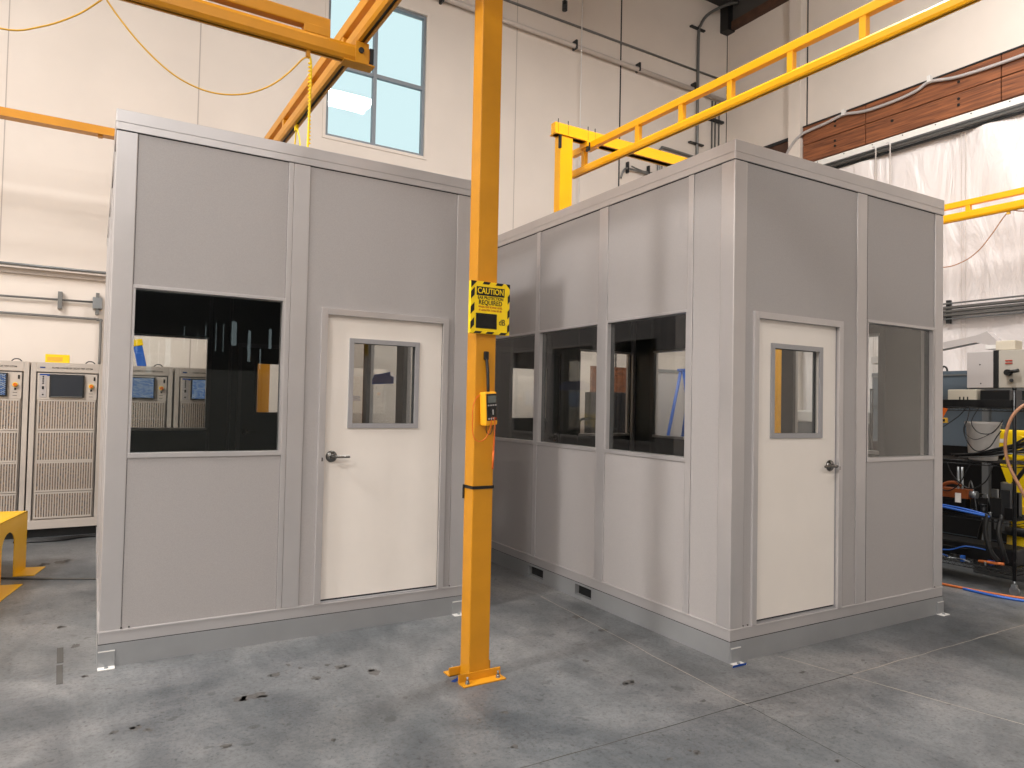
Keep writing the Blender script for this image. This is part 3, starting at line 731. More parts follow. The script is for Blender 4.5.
mb = MB(); mb.box((5.23, 7.44, 0), (5.43, 7.57, 5.178), M['yellow'], .006); mb.box((5.13, 7.38, 0), (5.53, 7.63, .012), M['yellow'])
mb.box((5.21, 7.42, 5.0), (5.235, 7.46, 5.17), M['black'])
tag(mb.build('crane_column', None, (5.33, 7.5, 0)), 'bright yellow crane post rising behind the right booth', 'column')
# far right runway
truss('crane_runway', 'yellow crane runway in front of the white sheeted wall at right edge', 'crane rail', (11.0, 1.0, 4.48), (0, 1, 0), 8.5,
      [.4+1.05*k-.39 for k in range(1, 9)], .29, M['yellow'])
mb = MB(); mb.tube([(11.0, 3.2, 4.2), (11.0, 3.9, 4.33), (11, 4.5, 4.44), (11, 4.69, 4.47), (11, 4.9, 4.2), (11, 5.08, 3.99), (11, 5.3, 3.86), (11, 5.6, 3.83), (11, 6.2, 4.0)], .008, M['tan'], 8)
mb.box((10.985, 4.67, 4.44), (11.015, 4.71, 4.50), M['rope']); tag(mb.build('festoon_cable', None, (11, 4.7, 4.48)), 'thin tan cable hanging in a loop below the far right runway', 'cable')

# ------------------------------------------------------------------ wall services
def clamp_tag(mb, name, label, cat, loc=None): return tag(mb.build(name, None, loc), label, cat)
pp = thing('wall_pipe', 'long painted pipe high on the back wall with black hangers', 'pipe', (8, 10.7, 8.52))
mb = MB(); mb.cyl((-6.5, 0, .05), (4.1, 0, -.06), .045, M['pipe'], 14); mb.build('pipe_run', pp)
for x in (-3.0, -.17, 1.43, 3.0):
    mb = MB(); mb.box((x-.02, -.05, -.07), (x+.02, .08, .10), M['darksteel'], .003); mb.build('hanger', pp)
mb = MB(); mb.cyl((4.9, 10.76, 8.94), (12.09, 10.76, 8.95), .022, M['greysteel'], 10); clamp_tag(mb, 'conduit', 'thin grey conduit running high along the back wall above the pipe', 'conduit', (8, 10.76, 8.94))
mb = MB(); mb.tube([(11.16, 10.74, 3.0), (11.16, 10.74, 7.0), (11.16, 10.74, 9.6), (11.2, 10.72, 9.95), (11.4, 10.66, 10.25), (11.8, 10.5, 10.5), (12.0, 10.4, 10.55)], .032, M['greysteel'], 10, 4)
for z in (7.34, 9.87): mb.box((10.92, 10.71, z-.02), (11.34, 10.775, z+.01), M['darksteel'])
clamp_tag(mb, 'conduit', 'vertical grey conduit near the corner curving up to the roof', 'conduit', (11.16, 10.75, 3))
mb = MB(); mb.tube([(10.05, 10.74, 6.2), (10.05, 10.74, 6.85), (10.12, 10.74, 7.02), (10.25, 10.74, 7.05), (11.1, 10.74, 7.03)], .03, M['greysteel'], 8, 5); mb.tube([(10.15, 10.74, 6.2), (10.15, 10.74, 6.8), (10.2, 10.74, 6.93), (10.32, 10.74, 6.96), (11.1, 10.74, 6.94)], .018, M['greysteel'], 8, 5)
clamp_tag(mb, 'conduit', 'bent grey conduit pair behind the right booth roof', 'conduit', (10.5, 10.74, 6.5))
mb = MB(); mb.tube([(9.05, 10.75, 6.2), (9.12, 10.73, 6.38), (9.3, 10.72, 6.42), (10.0, 10.72, 6.4)], .02, M['greysteel'], 8); mb.tube([(9.3, 10.72, 6.48), (9.6, 10.72, 6.44), (10, 10.72, 6.46)], .014, M['greysteel'], 8)
mb.box((9.19, 10.7, 6.33), (9.22, 10.775, 6.55), M['darksteel']); mb.box((9.75, 10.7, 6.35), (9.78, 10.775, 6.58), M['darksteel'])
clamp_tag(mb, 'conduit', 'short conduit on struts low on the back wall beside yellow header', 'conduit', (9.5, 10.74, 6.4))
mb = MB(); 
for x in (11.62, 11.72, 11.84): mb.cyl((x, 10.75, 3.0), (x, 10.75, 8.4), .016, M['greysteel'], 8)
mb.box((11.5, 10.7, 7.95), (11.95, 10.775, 8.0), M['darksteel']); clamp_tag(mb, 'conduit', 'bundle of thin conduits right in the room corner', 'conduit', (11.7, 10.75, 3))
mb = MB(); mb.cyl((7.42, 10.5, 9.15), (7.42, 10.5, 10.55), .012, M['darksteel'], 8); mb.cyl((7.42, 10.5, 8.98), (7.42, 10.5, 9.15), .05, M['darksteel'], 12); clamp_tag(mb, 'pendant', 'small dark pendant hanging from the roof near the back wall', 'pendant', (7.53, 10.5, 10.6))
mb = MB(); mb.cyl((7.9, 10.6, 5.0), (7.9, 10.6, 10.58), .010, M['white'], 6); clamp_tag(mb, 'hanging_cord', 'thin white cord hanging down in front of the back wall', 'cord', (7.9, 10.6, 10.58))
# left wall services
mb = MB(); mb.box((-6, 10.66, 3.21), (2.0, 10.775, 3.235), M['pipe']); mb.cyl((-6, 10.66, 3.25), (2.0, 10.66, 3.25), .018, M['galv'], 8); mb.box((-6, 10.74, 3.15), (2, 10.775, 3.21), M['pipe'])
clamp_tag(mb, 'wall_rail', 'pale rail shelf with steel pipe on the back wall left of booth', 'rail', (-2, 10.7, 3.2))
mb = MB(); mb.tube([(-6, 10.73, 2.86), (-1, 10.73, 2.85), (.09, 10.73, 2.86)], .014, M['greysteel'], 8, 1)
mb.box((-.32, 10.70, 2.74), (-.27, 10.775, 2.96), M['greysteel'], .003); mb.box((.065, 10.66, 2.77), (.175, 10.775, 2.92), M['galv'], .006); mb.box((.10, 10.68, 2.70), (.14, 10.775, 2.98), M['greysteel'])
clamp_tag(mb, 'conduit', 'upper thin conduit ending in a steel junction box left of booth', 'conduit', (-2, 10.74, 2.86))
mb = MB(); mb.tube([(-6, 10.74, 2.66), (-.5, 10.74, 2.64), (.12, 10.74, 2.63), (.165, 10.74, 2.58), (.165, 10.74, 2.0)], .016, M['greysteel'], 8, 5)
clamp_tag(mb, 'conduit', 'lower conduit turning down behind the test cabinets', 'conduit', (-2, 10.74, 2.64))
# right wall: conduit on beam, strip, rail, sheet, pipes
mb = MB(); mb.tube([(12.0, 9.3, 6.4), (11.93, 9.0, 6.85), (11.93, 8.75, 7.05), (11.97, 8.55, 7.11), (11.97, 8.2, 7.13), (11.97, 7.84, 7.17), (11.97, 7.41, 7.09), (11.97, 6.86, 7.08), (11.97, 6.5, 7.12), (11.97, 6.28, 7.19), (11.97, 5.82, 7.10), (11.97, 4.95, 7.07), (11.97, 3, 7.1)], .028, M['ctrlgrey'], 8, 5)
for y, z in ((7.84, 7.19), (6.28, 7.22)): mb.box((11.93, y-.03, z-.04), (12.0, y+.03, z+.07), M['white'])
clamp_tag(mb, 'flexible_conduit', 'sagging grey flexible conduit along the brown timber beam', 'conduit', (11.97, 6.5, 7.1))
cur = thing('plastic_sheet', 'white plastic sheeting covering the right wall below the timber beam', 'sheet', (X1, 4, 0))
mb = MB(); k = mb.mi(M['plastic_curtain']); ny, nz = 90, 44
vv = []
for i in range(ny+1):
    y = 4.7-i*(8.6/ny)+0.0; row = []
    for j in range(nz+1):
        z = 6.30*j/nz; u = i/ny*8.6
        off = .05+.02*math.sin(u*2.3+z*.9)+.014*math.sin(u*5.1-z*1.7)+.010*math.sin(z*3.1+u)
        off += .05*max(0, math.cos((u-1.2-.35*(6.3-z))*3.2))**3*(.3+.7*z/6.3)+.05*max(0, math.cos((u-3.4+.55*(6.3-z))*2.4))**5
        row.append(mb.bm.verts.new((-off, y, z+.02)))
    vv.append(row)
for i in range(ny):
    for j in range(nz):
        fc = mb.bm.faces.new((vv[i][j], vv[i+1][j], vv[i+1][j+1], vv[i][j+1])); fc.smooth = True; fc.material_index = k
o = mb.build('sheet', cur)
sol = o.modifiers.new('thickness', 'SOLIDIFY'); sol.thickness = .004
mb = MB()
for y in (1.72, 1.78, 3.2, 3.24, -.6): mb.box((-.125, y-.002, .05), (-.118, y+.002, 6.25), M['pipe'])
mb.build('seam', cur)
mb = MB(); mb.box((-.10, -4.0, 6.33), (-.02, 4.7, 6.47), M['paper'], .004)
for q in range(12): mb.cyl((-.106, 4.4-q*.55, 6.44), (-.098, 4.4-q*.55, 6.44), .01, M['darksteel'], 8)
mb.build('header_strip', cur)
mb = MB(); mb.cyl((-.15, -4, 6.31), (-.15, 4.7, 6.31), .028, M['galv'], 10); mb.cyl((-.17, -4, 6.25), (-.17, 4.7, 6.25), .03, M['greysteel'], 10); mb.cyl((-.14, -4, 6.20), (-.14, 4.7, 6.20), .024, M['darksteel'], 10); mb.build('rail', cur)
mb = MB(); 
for y in (3.16, 2.9): mb.cyl((-.22, y, 4.3), (-.22, y, 6.30), .012, M['pipe'], 8); mb.tube([(-.22, y, 6.28), (-.22, y+.01, 6.33), (-.18, y+.08, 6.36)], .014, M['white'], 8)
mb.build('drop_line', cur)
pr = thing('pipe_rack', 'rack of horizontal grey pipes on white sheeting at right', 'pipes', (11.9, 5.9, 3.1))
for z, r in ((3.40, .014), (3.33, .026), (3.27, .026), (3.21, .030), (3.15, .014)):
    mb = MB(); mb.cyl((0, -6, z-3.1), (0, 3, z-3.1), r, M['greysteel'] if r > .02 else M['galv'], 10); mb.build('pipe', pr)
for y in (.06, -2.4): 
    mb = MB(); mb.box((.03, y-.03, -.02), (.09, y+.03, .36), M['darksteel']); mb.build('strut', pr)

# ------------------------------------------------------------------ test cabinets on the left
def cabinet(x, label, on, first):
    c = thing('test_cabinet', label, 'cabinet', (x, 9.6, 0), 0, 'test cabinets along the back wall')
    W, Hc = .715, 2.0
    mb = MB(); mb.box((0, .02, .10), (W, .95, Hc), M['cabinet'], .008); mb.box((.03, .05, 0), (W-.03, .9, .10), M['black'])
    mb.box((0, 0, .10), (.05, .02, Hc), M['cabinet'], .004); mb.box((W-.05, 0, .10), (W, .02, Hc), M['cabinet'], .004)
    mb.box((.0, -.002, .10), (W, .02, .20), M['cabinet'], .004); mb.box((.05, -.001, Hc-.11), (W-.05, .02, Hc), M['cabinet'], .004)
    mb.build('body', c)
    mb = MB(); mb.box((.055, .002, .205), (.060, .0215, Hc-.115), M['seam']); mb.box((W-.06, .002, .205), (W-.055, .0215, Hc-.115), M['seam']); mb.box((.06, .002, Hc-.122), (W-.06, .0215, Hc-.117), M['seam']); mb.build('door_gap', c)
    mb = MB(); mb.box((.065, -.006, 1.575), (W-.065, .02, Hc-.125), M['cabinet'], .004); pn = mb.build('control_panel', c)
    mb = MB(); mb.box((.18, -.035, 1.60), (.52, -.004, 1.865), M['black'], .006); ms = mb.build('monitor', c)
    mb = MB(); mb.box((.196, -.037, 1.618), (.504, -.034, 1.852), M['screen_on'] if on else M['screen_off'])
    mb.build('screen', ms)
    if not on:
        mb = MB(); mb.box((.195, -.0375, 1.606), (.505, -.0345, 1.612), M['galv']); mb.build('bezel_strip', ms)
    mb = MB(); mb.cyl((.59, -.006, 1.735), (.59, -.02, 1.735), .026, M['signyellow'], 20); mb.cyl((.59, -.02, 1.735), (.59, -.045, 1.735), .018, M['orangered'], 20); mb.build('emergency_button', pn)
    mb = MB(); mb.box((.612, -.009, 1.80), (.630, -.006, 1.845), M['black']); mb.box((.582, -.009, 1.675), (.602, -.006, 1.70), M['black']); mb.box((.57, -.008, 1.645), (.61, -.006, 1.650), M['darksteel']); mb.box((.57, -.008, 1.61), (.61, -.006, 1.615), M['darksteel']); mb.build('switch', pn)
    mb = MB(); mb.box((.085, -.010, 1.60), (.155, -.006, 1.85), M['ctrlgrey'], .002)
    for z in (1.825, 1.80, 1.775, 1.75): mb.box((.112, -.0125, z), (.126, -.010, z+.016), M['black'])
    mb.box((.110, -.0125, 1.69), (.13, -.010, 1.725), M['black']); mb.cyl((.12, -.010, 1.63), (.12, -.014, 1.63), .009, M['black'], 10); mb.build('indicator_strip', pn)
    zs = [(.235, .495), (.54, .845), (.885, 1.195), (1.24, 1.555)]
    for a, b in zs:
        mb = MB(); mb.box((.075, .006, a-.02), (W-.075, .018, b+.02), M['cabinet']); mb.box((.085, -.002, a), (W-.085, .0055, b), M['cabdark'])
        n = 22
        for i in range(n+1):
            xx = .085+i*(W-.17)/n; mb.box((xx-.0055, -.008, a), (xx+.0055, -.001, b), M['cabinet'])
        for zz in (a-.018, b): mb.box((.075, -.008, zz), (W-.075, .006, zz+.018), M['cabinet'])
        mb.build('vent_grille', c)
    text('header_text', 'POWER CONVERTER CIRCUIT TEST SYSTEM', .026, M['textdark'], c, facing_cam(.40, -.0022, Hc-.062), sx=.78, bold=.0004)
    mb = MB(); mb.box((.085, -.0035, Hc-.068), (.135, -.0015, Hc-.052), M['textblue']); mb.build('header_mark', c)
    mb = MB(); mb.box((.085, -.0085, Hc-.158), (.24, -.0055, Hc-.134), M['blue']); mb.build('name_label', c)
    mb = MB(); mb.tube([(.52, .3, Hc), (.55, .3, Hc+.035), (.60, .3, Hc+.035), (.63, .3, Hc)], .006, M['darksteel'], 8); mb.build('lifting_eye', c)
    return c
cabinet(-1.245, 'putty grey test cabinet at the picture left edge, cut by the frame', True, False)
cabinet(-.515, 'putty test cabinet with dark screen beside the left booth corner', False, False)
cabinet(.225, 'test cabinet with blue lit screen seen through left part of booth window', True, False)
cabinet(.965, 'test cabinet with lit screen seen further right through the booth window', True, False)
mb = MB(); mb.box((-.12, -.03, 0), (.12, .06, .10), M['signyellow'], .006); mb.box((-.10, -.032, .02), (.05, -.029, .07), M['rope']); clamp_tag(mb, 'yellow_box', 'small yellow box lying on top of the cabinet with dark screen', 'box').location = (-.27, 9.75, 2.0)
mb = MB(Matrix.Rotation(math.radians(-12), 4, 'Y')); mb.box((-.05, -.03, 0), (.05, .05, .26), M['bluehose'], .006); mb.box((-.06, -.035, .26), (.06, .055, .34), M['signyellow'], .006)
clamp_tag(mb, 'bottle', 'blue container with yellow cap leaning on top of the cabinet behind booth glass', 'bottle').location = (.61, 9.8, 2.0)
# cables on the floor under the cabinets
mb = MB(); 
for q in range(4): mb.tube([(-.6, 9.5-q*.05, .012), (-.2, 9.47-q*.06, .012), (.1, 9.5-q*.03, .012), (.5, 9.44-q*.04, .012)], .01, M['black'], 8)
clamp_tag(mb, 'floor_cable', 'black cables lying on the floor below the test cabinets', 'cable', (0, 9.45, 0))
mb = MB(); mb.tube([(*w2(-6.2, 6.4), .008), (*w2(-5.2, 6.27), .008), (*w2(-4.4, 6.2), .008), (*w2(-3.6, 6.25), .008), (*w2(-3.3, 6.3), .008)], .01, M['joint'], 8)
clamp_tag(mb, 'floor_cable', 'single dark cable crossing the floor left of the left booth', 'cable', (-.5, 8.0, 0))

# ------------------------------------------------------------------ yellow stand at lower left
st = thing('step_stand', 'bright yellow bent steel stand with arched slots at left edge', 'stand', (0, 0, 0))
# cheek plate runs from a (near) to b (far); ground axes of the building
def g(px): return px
a = Vector((-.72, 6.55, 0)); b = Vector((-.41, 8.00, 0))

# cheek facing the camera's right side
e = (b-a).normalized(); nrm = Vector((e.y, -e.x, 0))
Lc = (b-a).length; Hs = .535
Tm = Matrix(((e.x, nrm.x, 0, a.x), (e.y, nrm.y, 0, a.y), (0, 0, 1, 0), (0, 0, 0, 1)))
mb = MB(Tm)
# plate with an arched opening: legs and lintel
ox0, ox1, oz = Lc-.66, Lc-.34, .42
mb.box((-1.2, -.006, 0), (ox0, .0, Hs), M['standyellow']); mb.box((ox1, -.006, 0), (Lc, 0, Hs), M['standyellow'])
arc = [(ox0, Hs), (ox0, .30)]+[((ox0+ox1)/2+(ox1-ox0)/2*math.cos(PI-PI*t/10), .30+.12*math.sin(PI*t/10)) for t in range(1, 10)]+[(ox1, .30), (ox1, Hs)]
mb.prism(arc, (0, -.006, 0), (1, 0, 0), (0, 0, 1), (0, 1, 0), .006, M['standyellow'])
mb.build('cheek_plate', st)
mb = MB(Tm); mb.box((-1.2, -.9, Hs-.006), (Lc, 0, Hs), M['standyellow']); mb.build('top_plate', st)
mb = MB(Tm); mb.box((ox1, -.0, 0), (Lc, .16, .006), M['standyellow']); mb.box((-.9, 0, 0), (ox0, .16, .006), M['standyellow']); mb.build('foot_flange', st)
mb = MB(Tm); mb.box((-1.2, -.9, 0), (ox0, -.894, Hs-.006), M['standyellow']); mb.box((ox1, -.9, 0), (Lc, -.894, Hs-.006), M['standyellow']); mb.box((ox0, -.9, .42), (ox1, -.894, Hs-.006), M['standyellow']); mb.build('cheek_plate', st)

# ------------------------------------------------------------------ blue tape on glass
def tape(p, q_, label, m=None):
    mb = MB(); mb.prism(p, (0, 0, 0), (1, 0, 0), (0, 0, 1), (0, -1, 0), .001, M['blue']); o = mb.build('blue_tape'); o.location = q_[0]; o.rotation_euler = (0, 0, q_[1]); return tag(o, label, 'tape')
tape([(-.30, -.055), (.30, -.055), (.30, .0), (.24, .045), (.0, .05), (-.20, .06), (-.22, .02), (-.30, .01)], (BL(2.39, 1.74, 1.86), LY+PI/2), 'blue tape scrap on glass seen through left door window')
tape([(-.08, -.03), (.08, -.03), (.07, .04), (-.07, .03)], (BL(2.03, 3.80, 1.66), LY), 'blue tape scrap on the back door glass seen through wide window')
tape([(-.05, -.03), (.05, -.03), (.05, .035), (-.05, .035)], (BR(.90, 3.79, 1.5), RY), 'small blue tape on the bright pane seen through right booth side')
tape([(-.07, -.02), (.05, -.03), (.07, .01), (-.05, .012)], (BR(.02, -.06, .003) , RY), 'blue tape on floor at right booth near corner')
bpy.data.objects[-1] if False else None

# ------------------------------------------------------------------ right-hand equipment
rk = thing('wire_shelf_rack', 'black wire shelving rack crowded with parts, right of the right booth', 'shelf', (7.2, 3.02, 0))
RW_, RL_ = .55, 1.35
shz = (.205, .665, 1.18, 1.69)
for x in (0, RW_):
    for y in (0, RL_):
        mb = MB(); mb.cyl((x, y, .13), (x, y, 1.86), .0155, M['blackmetal'], 12)
        for k in range(16): mb.cyl((x, y, .2+k*.1), (x, y, .205+k*.1), .0165, M['blackmetal'], 12)
        mb.cyl((x, y, 1.86), (x, y, 1.875), .019, M['black'], 12)
        p = mb.build('post', rk)
        mb = MB(); mb.cyl((x-.012, y, .04), (x+.012, y, .04), .04, M['galv'], 18); mb.box((x-.02, y-.022, .055), (x+.02, y+.022, .10), M['galv'], .004); mb.cyl((x, y, .09), (x, y, .14), .012, M['galv'], 10); mb.build('caster', p)
for z in shz:
    mb = MB()
    for x in (0, RW_):
        for dz in (0, -.03): mb.cyl((x, 0, z+dz), (x, RL_, z+dz), .004, M['blackmetal'], 6)
    for y in (0, RL_):
        for dz in (0, -.03): mb.cyl((0, y, z+dz), (RW_, y, z+dz), .004, M['blackmetal'], 6)
    for i in range(1, 22): mb.cyl((i*RW_/22, 0, z), (i*RW_/22, RL_, z), .002, M['blackmetal'], 5)
    for j in range(1, 6): mb.cyl((0, j*RL_/6, z-.006), (RW_, j*RL_/6, z-.006), .003, M['blackmetal'], 5)
    for i in range(26): mb.tube([(0, i*RL_/26, z-.03), (0, (i+.5)*RL_/26, z), (0, (i+1)*RL_/26, z-.03)], .002, M['blackmetal'], 4, 1)
    mb.build('wire_shelf', rk)
def at(x, y, z): return (x, y, z)
def simple(name, label, cat, loc, fn, rz=0.0, group=None):
    mb = MB(); fn(mb); o = mb.build(name); o.location = loc; o.rotation_euler = (0, 0, rz); return tag(o, label, cat, group)
# top shelf
zt_ = 1.694
def tray(mb):
    mb.box((0, 0, 0), (.36, .74, .012), M['black'], .004)
    for a, b in (((0, 0), (.012, .74)), ((.348, 0), (.36, .74)), ((0, 0), (.36, .012)), ((0, .728), (.36, .74))): mb.box((a[0], a[1], 0), (b[0], b[1], .07), M['black'], .003)
    for y in (.25, .5): mb.box((.0, y, 0), (.36, y+.01, .05), M['black'])
simple('parts_tray', 'shallow black tray on the top shelf of the wire rack', 'tray', (7.21, 3.04, zt_), tray)
def bx(w, d, h, m, vents=True):
    def f(mb):
        mb.box((0, 0, 0), (w, d, h), m, .006)
        if vents:
            for k in range(3): mb.box((-.001, d*.28+k*.035, h*.3), (.001, d*.28+k*.035+.012, h*.55), M['black'])
    return f
simple('power_supply', 'beige slotted box standing in the black tray on wire rack', 'box', (7.25, 3.36, zt_+.0125), bx(.2, .26, .155, M['beige']))
simple('black_box', 'plain black box beside the beige box in the rack tray', 'box', (7.25, 3.08, zt_+.0125), bx(.24, .25, .15, M['black'], False))
simple('white_box', 'low white box at far end of the rack top shelf', 'box', (7.24, 3.84, zt_+.004), lambda mb: (mb.box((0, 0, 0), (.15, .22, .07), M['white'], .01), mb.cyl((.05, 0, .08), (.05, .1, .075), .012, M['white'], 10), mb.tube([(.05, .02, .06), (.05, -.04, .1), (.05, -.08, .08)], .01, M['white'], 8)))
# a loaded white bucket
bk = thing('bucket', 'white plastic bucket on the second shelf of the wire rack', 'bucket', (7.42, 3.38, 1.184))
mb = MB(); mb.lathe([(.001, .002), (.112, .002), (.118, .01), (.140, .335), (.148, .338), (.148, .352), (.154, .355), (.154, .37), (.142, .372), (.138, .345), (.115, .012), (.001, .01)], (0, 0, 0), M['white'], 40); mb.build('pail', bk)
mb = MB(); mb.tube([(-.02, .148, .33), (-.11, .11, .26), (-.155, 0, .20), (-.11, -.11, .26), (-.02, -.148, .33)], .003, M['darksteel'], 6); mb.build('bail_handle', bk)
# hanging cords over the bucket
simple('looped_cable', 'black cord looping down from top shelf over the bucket', 'cord', (7.21, 3.34, 1.68), lambda mb: mb.tube([(0, .06, .02), (-.02, .07, -.1), (-.03, .10, -.2), (-.04, .06, -.32), (-.04, -.02, -.40), (-.03, -.12, -.36), (0, -.17, -.26), (.02, -.2, -.2)], .005, M['black'], 6))
simple('looped_cable', 'second black cord looping from the top shelf behind the first', 'cord', (7.22, 3.34, 1.68), lambda mb: mb.tube([(0, -.02, .02), (-.02, .04, -.12), (-.02, .01, -.2), (-.02, -.05, -.235), (-.01, -.14, -.22), (0, -.22, -.1)], .004, M['black'], 6))
simple('looped_cable', 'thin black cord slanting down left under the top shelf', 'cord', (7.2, 3.5, 1.5), lambda mb: mb.tube([(0, -.08, .2), (0, .0, .1), (0, .2, -.05), (0, .42, -.2)], .004, M['black'], 6))
# second shelf cable bundle
def bundle(mb):
    for k in range(26):
        y = -.02-k*.003; zz = random.uniform(.0, .07); x = random.uniform(.0, .12)
        mb.tube([(x, .35+random.uniform(-.05, .1), .02+zz*.3), (x-.02, .2, .03+zz*.6), (x-.03, .05, .05+zz), (x-.02, -.08, .08+zz*1.2), (x, -.2, .10+zz*1.5+random.uniform(-.03, .05))], .007, M['black'] if k % 4 else M['greysteel'], 6)
simple('cable_bundle', 'bundle of black cables draped on the second rack shelf beside bucket', 'cables', (7.22, 3.14, 1.19), bundle)
def clutter(seed, n, mats, sx, sy, sz):
    def f(mb):
        rnd = random.Random(seed)
        for k in range(n):
            x = rnd.uniform(0, sx); y = rnd.uniform(0, sy); w = rnd.uniform(.02, .07); d = rnd.uniform(.02, .1); h = rnd.uniform(.02, sz); m = M[rnd.choice(mats)]
            c = rnd.random()
            if c < .4: mb.box((x, y, 0), (x+w, y+d, h), m, .004)
            elif c < .7: mb.cyl((x, y, 0), (x, y, h), w*.4, m, 12); mb.cyl((x, y, h), (x, y, h+.012), w*.55, m, 12)
            else: mb.tube([(x, y, .01), (x-.02, y+.05, h), (x+.02, y+.12, .02), (x, y+.2, .015)], .006, m, 6)
    return f
simple('fittings', 'grey metal fittings heaped on second rack shelf by the booth', 'fittings', (7.23, 3.82, 1.185), clutter(3, 26, ['galv', 'white', 'darksteel', 'ctrlgrey'], .2, .4, .10))
# third shelf: valves, hoses
simple('valve_manifold', 'dark valve manifold with steel ports on the third rack shelf', 'manifold', (7.23, 3.62, .67), clutter(11, 34, ['black', 'darksteel', 'galv', 'blackmetal'], .25, .6, .30))
simple('pneumatic_unit', 'black pneumatic unit with fittings at near end of third shelf', 'unit', (7.23, 3.05, .67), clutter(12, 26, ['black', 'blackmetal', 'galv', 'darksteel'], .25, .35, .34))
def copper(mb):
    mb.box((0, 0, 0), (.10, .26, .09), M['rusty'], .004); mb.box((-.01, .06, -.04), (0, .11, .05), M['paper']); mb.cyl((.05, 0, .045), (.05, -.06, .045), .035, M['galv'], 16)
simple('motor_block', 'copper brown motor block on the third rack shelf', 'motor', (7.22, 3.42, .814), copper)
simple('support_block', 'black support under the copper motor block', 'block', (7.22, 3.44, .67), lambda mb: mb.box((0, 0, 0), (.1, .22, .143), M['blackmetal'], .01))
simple('brown_hose', 'brown hose curving upward on the third rack shelf', 'hose', (7.24, 3.70, .83), lambda mb: mb.tube([(0, 0, -.15), (0, .02, -.02), (0, -.04, .09), (0, -.14, .13), (0, -.22, .10)], .017, M['rusty'], 10))
simple('steel_tube', 'pair of upright steel tubes on the third rack shelf', 'tube', (7.24, 3.48, .675), lambda mb: (mb.cyl((0, 0, 0), (0, 0, .44), .012, M['galv'], 12), mb.cyl((0, .035, 0), (0, .035, .44), .012, M['galv'], 12)))
simple('blue_hose', 'blue hoses lying along the third rack shelf front edge', 'hose', (7.19, 3.0, .70), lambda mb: (mb.tube([(0, .22, -.02), (0, .45, .0), (0, .7, .02), (0, 1.0, .03)], .011, M['bluehose'], 8), mb.tube([(.02, .24, -.01), (.02, .45, .02), (.02, .7, .035), (.02, 1.0, .05)], .009, M['bluehose'], 8)))
simple('cable_loop', 'loose loops of black wire hanging under second rack shelf', 'cable', (7.2, 3.3, 1.0), lambda mb: (mb.tube([(0, -.1, .15), (-.02, -.05, .0), (0, .1, -.08), (.02, .25, .02), (0, .3, .15)], .006, M['black'], 6), mb.tube([(.02, .1, .15), (0, .2, -.06), (.02, .35, -.12), (.03, .5, .1)], .006, M['blackmetal'], 6)))
simple('regulator_bank', 'row of small silver regulators at the booth end of third rack shelf', 'regulators', (7.22, 3.86, .67), lambda mb: [(mb.cyl((0, k*.09, 0), (0, k*.09, .16), .026, M['galv'], 14), mb.cyl((0, k*.09, .16), (0, k*.09, .20), .018, M['black'], 12), mb.cyl((-.03, k*.09, .09), (-.05, k*.09, .09), .02, M['white'], 12)) for k in range(4)])
simple('grey_motor', 'grey finned motor at booth end under second rack shelf', 'motor', (7.24, 3.80, .88), lambda mb: (mb.cyl((0, 0, .0), (0, .22, .0), .06, M['darksteel'], 18), [mb.cyl((0, .02+k*.035, 0), (0, .03+k*.035, 0), .068, M['galv'], 18) for k in range(6)]))
# bottom shelf
simple('tool_case', 'black case lying at the back of the bottom rack shelf', 'case', (7.42, 3.1, .21), lambda mb: (mb.box((0, 0, 0), (.3, 1.1, .16), M['black'], .02), mb.tube([(0, .4, .1), (-.04, .45, .1), (-.04, .65, .1), (0, .7, .1)], .01, M['black'], 8)))
simple('tube_fittings', 'small steel fittings and blue tubes on the bottom rack shelf', 'fittings', (7.22, 3.2, .21), clutter(21, 22, ['galv', 'darksteel', 'bluehose', 'black', 'black'], .16, .8, .06))
simple('copper_pipe', 'short orange brown pipe on the bottom rack shelf', 'pipe', (7.23, 3.12, .24), lambda mb: mb.cyl((0, 0, 0.02), (.03, .22, 0), .014, M['orange'], 12))
simple('white_tube', 'thin pale blue tube arching over the bottom rack shelf', 'tube', (7.3, 3.3, .3), lambda mb: mb.tube([(0, -.0, .05), (-.05, .15, .06), (-.06, .3, .0), (-.05, .5, -.02)], .006, M['bluehose'], 8))
simple('rack_hose', 'tan hose curving over and down beside the rack near post', 'hose', (7.12, 3.0, 1.0), lambda mb: mb.tube([(.3, -.22, .62), (.2, -.12, .72), (.08, -.06, .72), (.02, .02, .6), (.0, .06, .4), (.0, .04, .2), (.02, -.04, .0), (.06, -.12, -.2)], .014, M['tan'], 10))
simple('black_hose', 'thick black hoses hanging at near end of the rack below third shelf', 'hose', (7.2, 3.12, .25), lambda mb: (mb.tube([(0, .12, .45), (-.02, .13, .3), (.0, .1, .12), (.05, .05, .02)], .022, M['black'], 10), mb.tube([(.05, .02, .45), (.0, .03, .3), (.02, .0, .12), (.08, .0, .02)], .022, M['black'], 10)))
simple('orange_card', 'orange tag hanging under the rack top shelf next to booth', 'tag', (7.195, 3.70, 1.575), lambda mb: mb.prism([(0, 0), (.05, -.01), (.11, .10), (-.02, .12)][::-1], (0, 0, 0), (0, -1, 0), (0, 0, 1), (1, 0, 0), .004, M['orangered']))
simple('panel_meter', 'small yellow framed meter below the orange tag', 'meter', (7.19, 3.60, 1.535), lambda mb: (mb.box((0, 0, 0), (.03, .10, .05), M['rope'], .004), mb.box((-.003, .015, .012), (.0, .085, .038), M['black'])))
